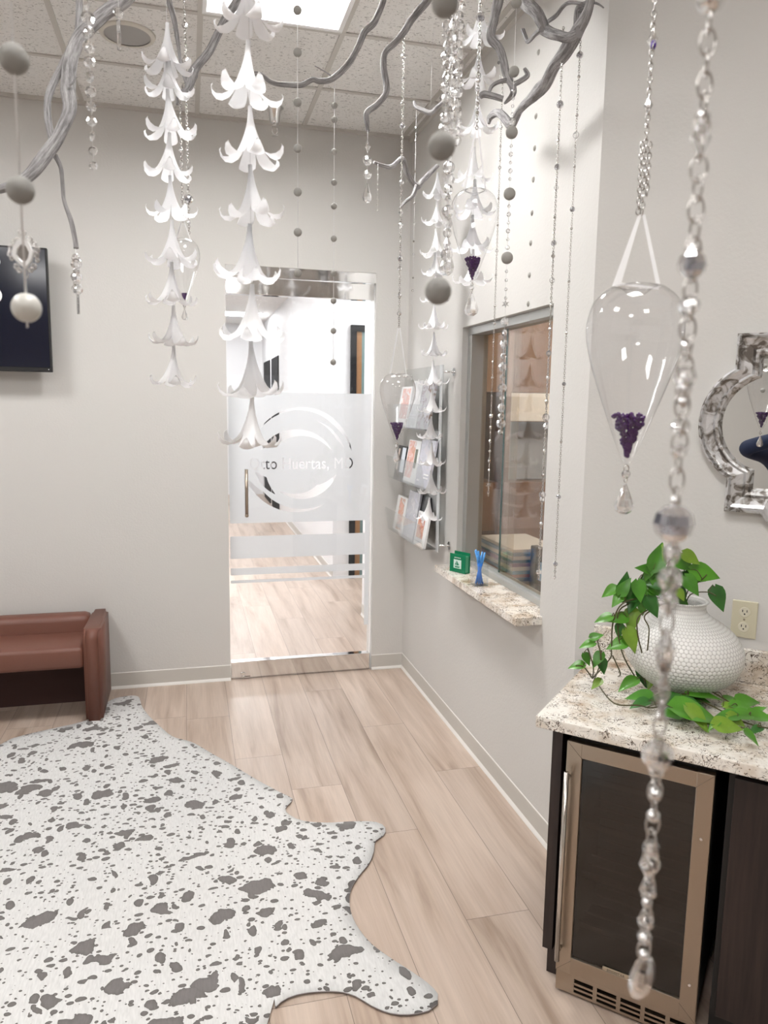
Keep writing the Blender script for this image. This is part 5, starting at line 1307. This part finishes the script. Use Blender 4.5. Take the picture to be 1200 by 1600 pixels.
# ================================================================== PHOTOGRAPHER (seen only in the mirror)
bc = Vector((-.36, -.14, 0)); fy = yaw+.35
fwd = Vector((math.sin(fy), math.cos(fy), 0)); rgt = Vector((math.cos(fy), -math.sin(fy), 0))
def BP(a, b, z): return bc + rgt*a + fwd*b + Vector((0, 0, z))
def skin(name, V, Ed, root, mat, parent, sub=2):
    me = bpy.data.meshes.new(name); me.from_pydata([v[0] for v in V], Ed, []); me.materials.append(mat)
    o = bpy.data.objects.new(name, me); C.objects.link(o)
    m = o.modifiers.new('skin', 'SKIN'); m.use_smooth_shade = True
    for i, v in enumerate(V):
        r_ = v[1] if hasattr(v[1], '__len__') else (v[1], v[1]); me.skin_vertices[0].data[i].radius = r_
        me.skin_vertices[0].data[i].use_root = (i == root)
    s = o.modifiers.new('sub', 'SUBSURF'); s.levels = sub; s.render_levels = sub
    o.parent = parent; o.matrix_parent_inverse = Matrix.Translation(parent.location).inverted()
    return o
per = empty('person', bc, 'person in a navy top holding up a phone, seen only in the mirror', 'person')
hl = Vector((-.045, -.045, 1.735)); hr = Vector((.035, -.055, 1.72))
elL = Vector((-.44, .24, 1.50)); elR = BP(.30, .10, 1.36)
V = [(BP(0, 0, .98), (.14, .10)), (BP(0, 0, 1.18), (.125, .09)), (BP(0, 0, 1.38), (.15, .10)), (BP(0, 0, 1.50), (.07, .06)), (BP(0, .01, 1.57), .05), (BP(0, .03, 1.66), (.075, .09)), (BP(0, .02, 1.76), (.07, .085)),
     (BP(-.18, 0, 1.45), .055), (elL, .042), (hl-Vector((.03, .02, .06)), .024), (BP(.18, 0, 1.45), .055), (elR, .042), (hr-Vector((0, .03, .06)), .024),
     (BP(-.10, 0, .90), .085), (BP(-.10, .02, .48), .058), (BP(-.10, 0, .07), .04), (BP(.10, 0, .90), .085), (BP(.10, .02, .48), .058), (BP(.10, 0, .07), .04), (BP(-.10, .14, .03), .03), (BP(.10, .14, .03), .03)]
E_ = [(0, 1), (1, 2), (2, 3), (3, 4), (4, 5), (5, 6), (2, 7), (7, 8), (8, 9), (2, 10), (10, 11), (11, 12), (0, 13), (13, 14), (14, 15), (15, 19), (0, 16), (16, 17), (17, 18), (18, 20)]
SKINM = simple('skin', (.55, .33, .24), rough=.5)
for wi, h_ in ((9, hl), (12, hr)):
    n = len(V); V.append((h_-Vector((0, .01, .02)), (.022, .012))); E_.append((wi, n))
    for q, (dx, L_) in enumerate(((-.024, .055), (-.008, .065), (.008, .062), (.024, .05))):
        m_ = len(V); b_ = h_+rgt*dx; V += [(b_, .0075), (b_+Vector((0, .006, L_*.5)), .007), (b_+Vector((0, .018, L_*.8)), .006)]; E_ += [(n, m_), (m_, m_+1), (m_+1, m_+2)]
    m_ = len(V); s = 1 if h_ is hl else -1; V += [(h_+rgt*.028*s-Vector((0, 0, .01)), .008), (h_+rgt*.04*s+Vector((0, 0, .02)), .007)]; E_ += [(n, m_), (m_, m_+1)]
skin('body', V, E_, 0, SKINM, per)
NAVY = simple('navy cloth', (.008, .016, .05), rough=.8)
V2 = [(BP(0, 0, .92), (.165, .125)), (BP(0, 0, 1.18), (.14, .105)), (BP(0, 0, 1.38), (.165, .115)), (BP(0, 0, 1.49), (.085, .075)), (BP(-.18, 0, 1.45), .068), (elL, .056), ((hl-Vector((.03, .02, .06))).lerp(elL, .3), .04), (BP(.18, 0, 1.45), .068), (elR, .056), ((hr-Vector((0, .03, .06))).lerp(elR, .3), .04)]
skin('shirt', V2, [(0, 1), (1, 2), (2, 3), (2, 4), (4, 5), (5, 6), (2, 7), (7, 8), (8, 9)], 0, NAVY, per)
V3 = [(BP(0, 0, .95), (.155, .115)), (BP(-.10, 0, .86), .10), (BP(-.10, .02, .48), .075), (BP(-.10, 0, .10), .06), (BP(.10, 0, .86), .10), (BP(.10, .02, .48), .075), (BP(.10, 0, .10), .06)]
skin('trousers', V3, [(0, 1), (1, 2), (2, 3), (0, 4), (4, 5), (5, 6)], 0, simple('dark trousers', (.012, .013, .02), rough=.8), per)
bm = NB(); sphere(bm, BP(0, -.02, 1.80), .10, 20, 12, sc=(.95, 1.1, 1.05)); sphere(bm, BP(0, -.075, 1.70), .075, 16, 10, sc=(1.1, .8, 1.7)); obj('hair', bm, simple('brown hair', (.05, .03, .02), rough=.6), per, True)
bm = NB(); 
for a in (-.028, .028): sphere(bm, BP(a, .108, 1.72), .011, 10, 8)
sphere(bm, BP(0, .118, 1.69), .013, 10, 8, sc=(.9, 1.3, 1.5)); obj('face_detail', bm, SKINM, per, True)
# phone just behind the lens
bm = NB()
for v in box(bm, (-.075, -.036, -.0), (.02, .036, .008), bev=.003): v.co = O() + (-_fw)*(v.co.z+.012) + _right*v.co.y + _up*v.co.x
tag(obj('phone', bm, BLACK), 'black phone held up by the person, behind the viewpoint', 'phone')
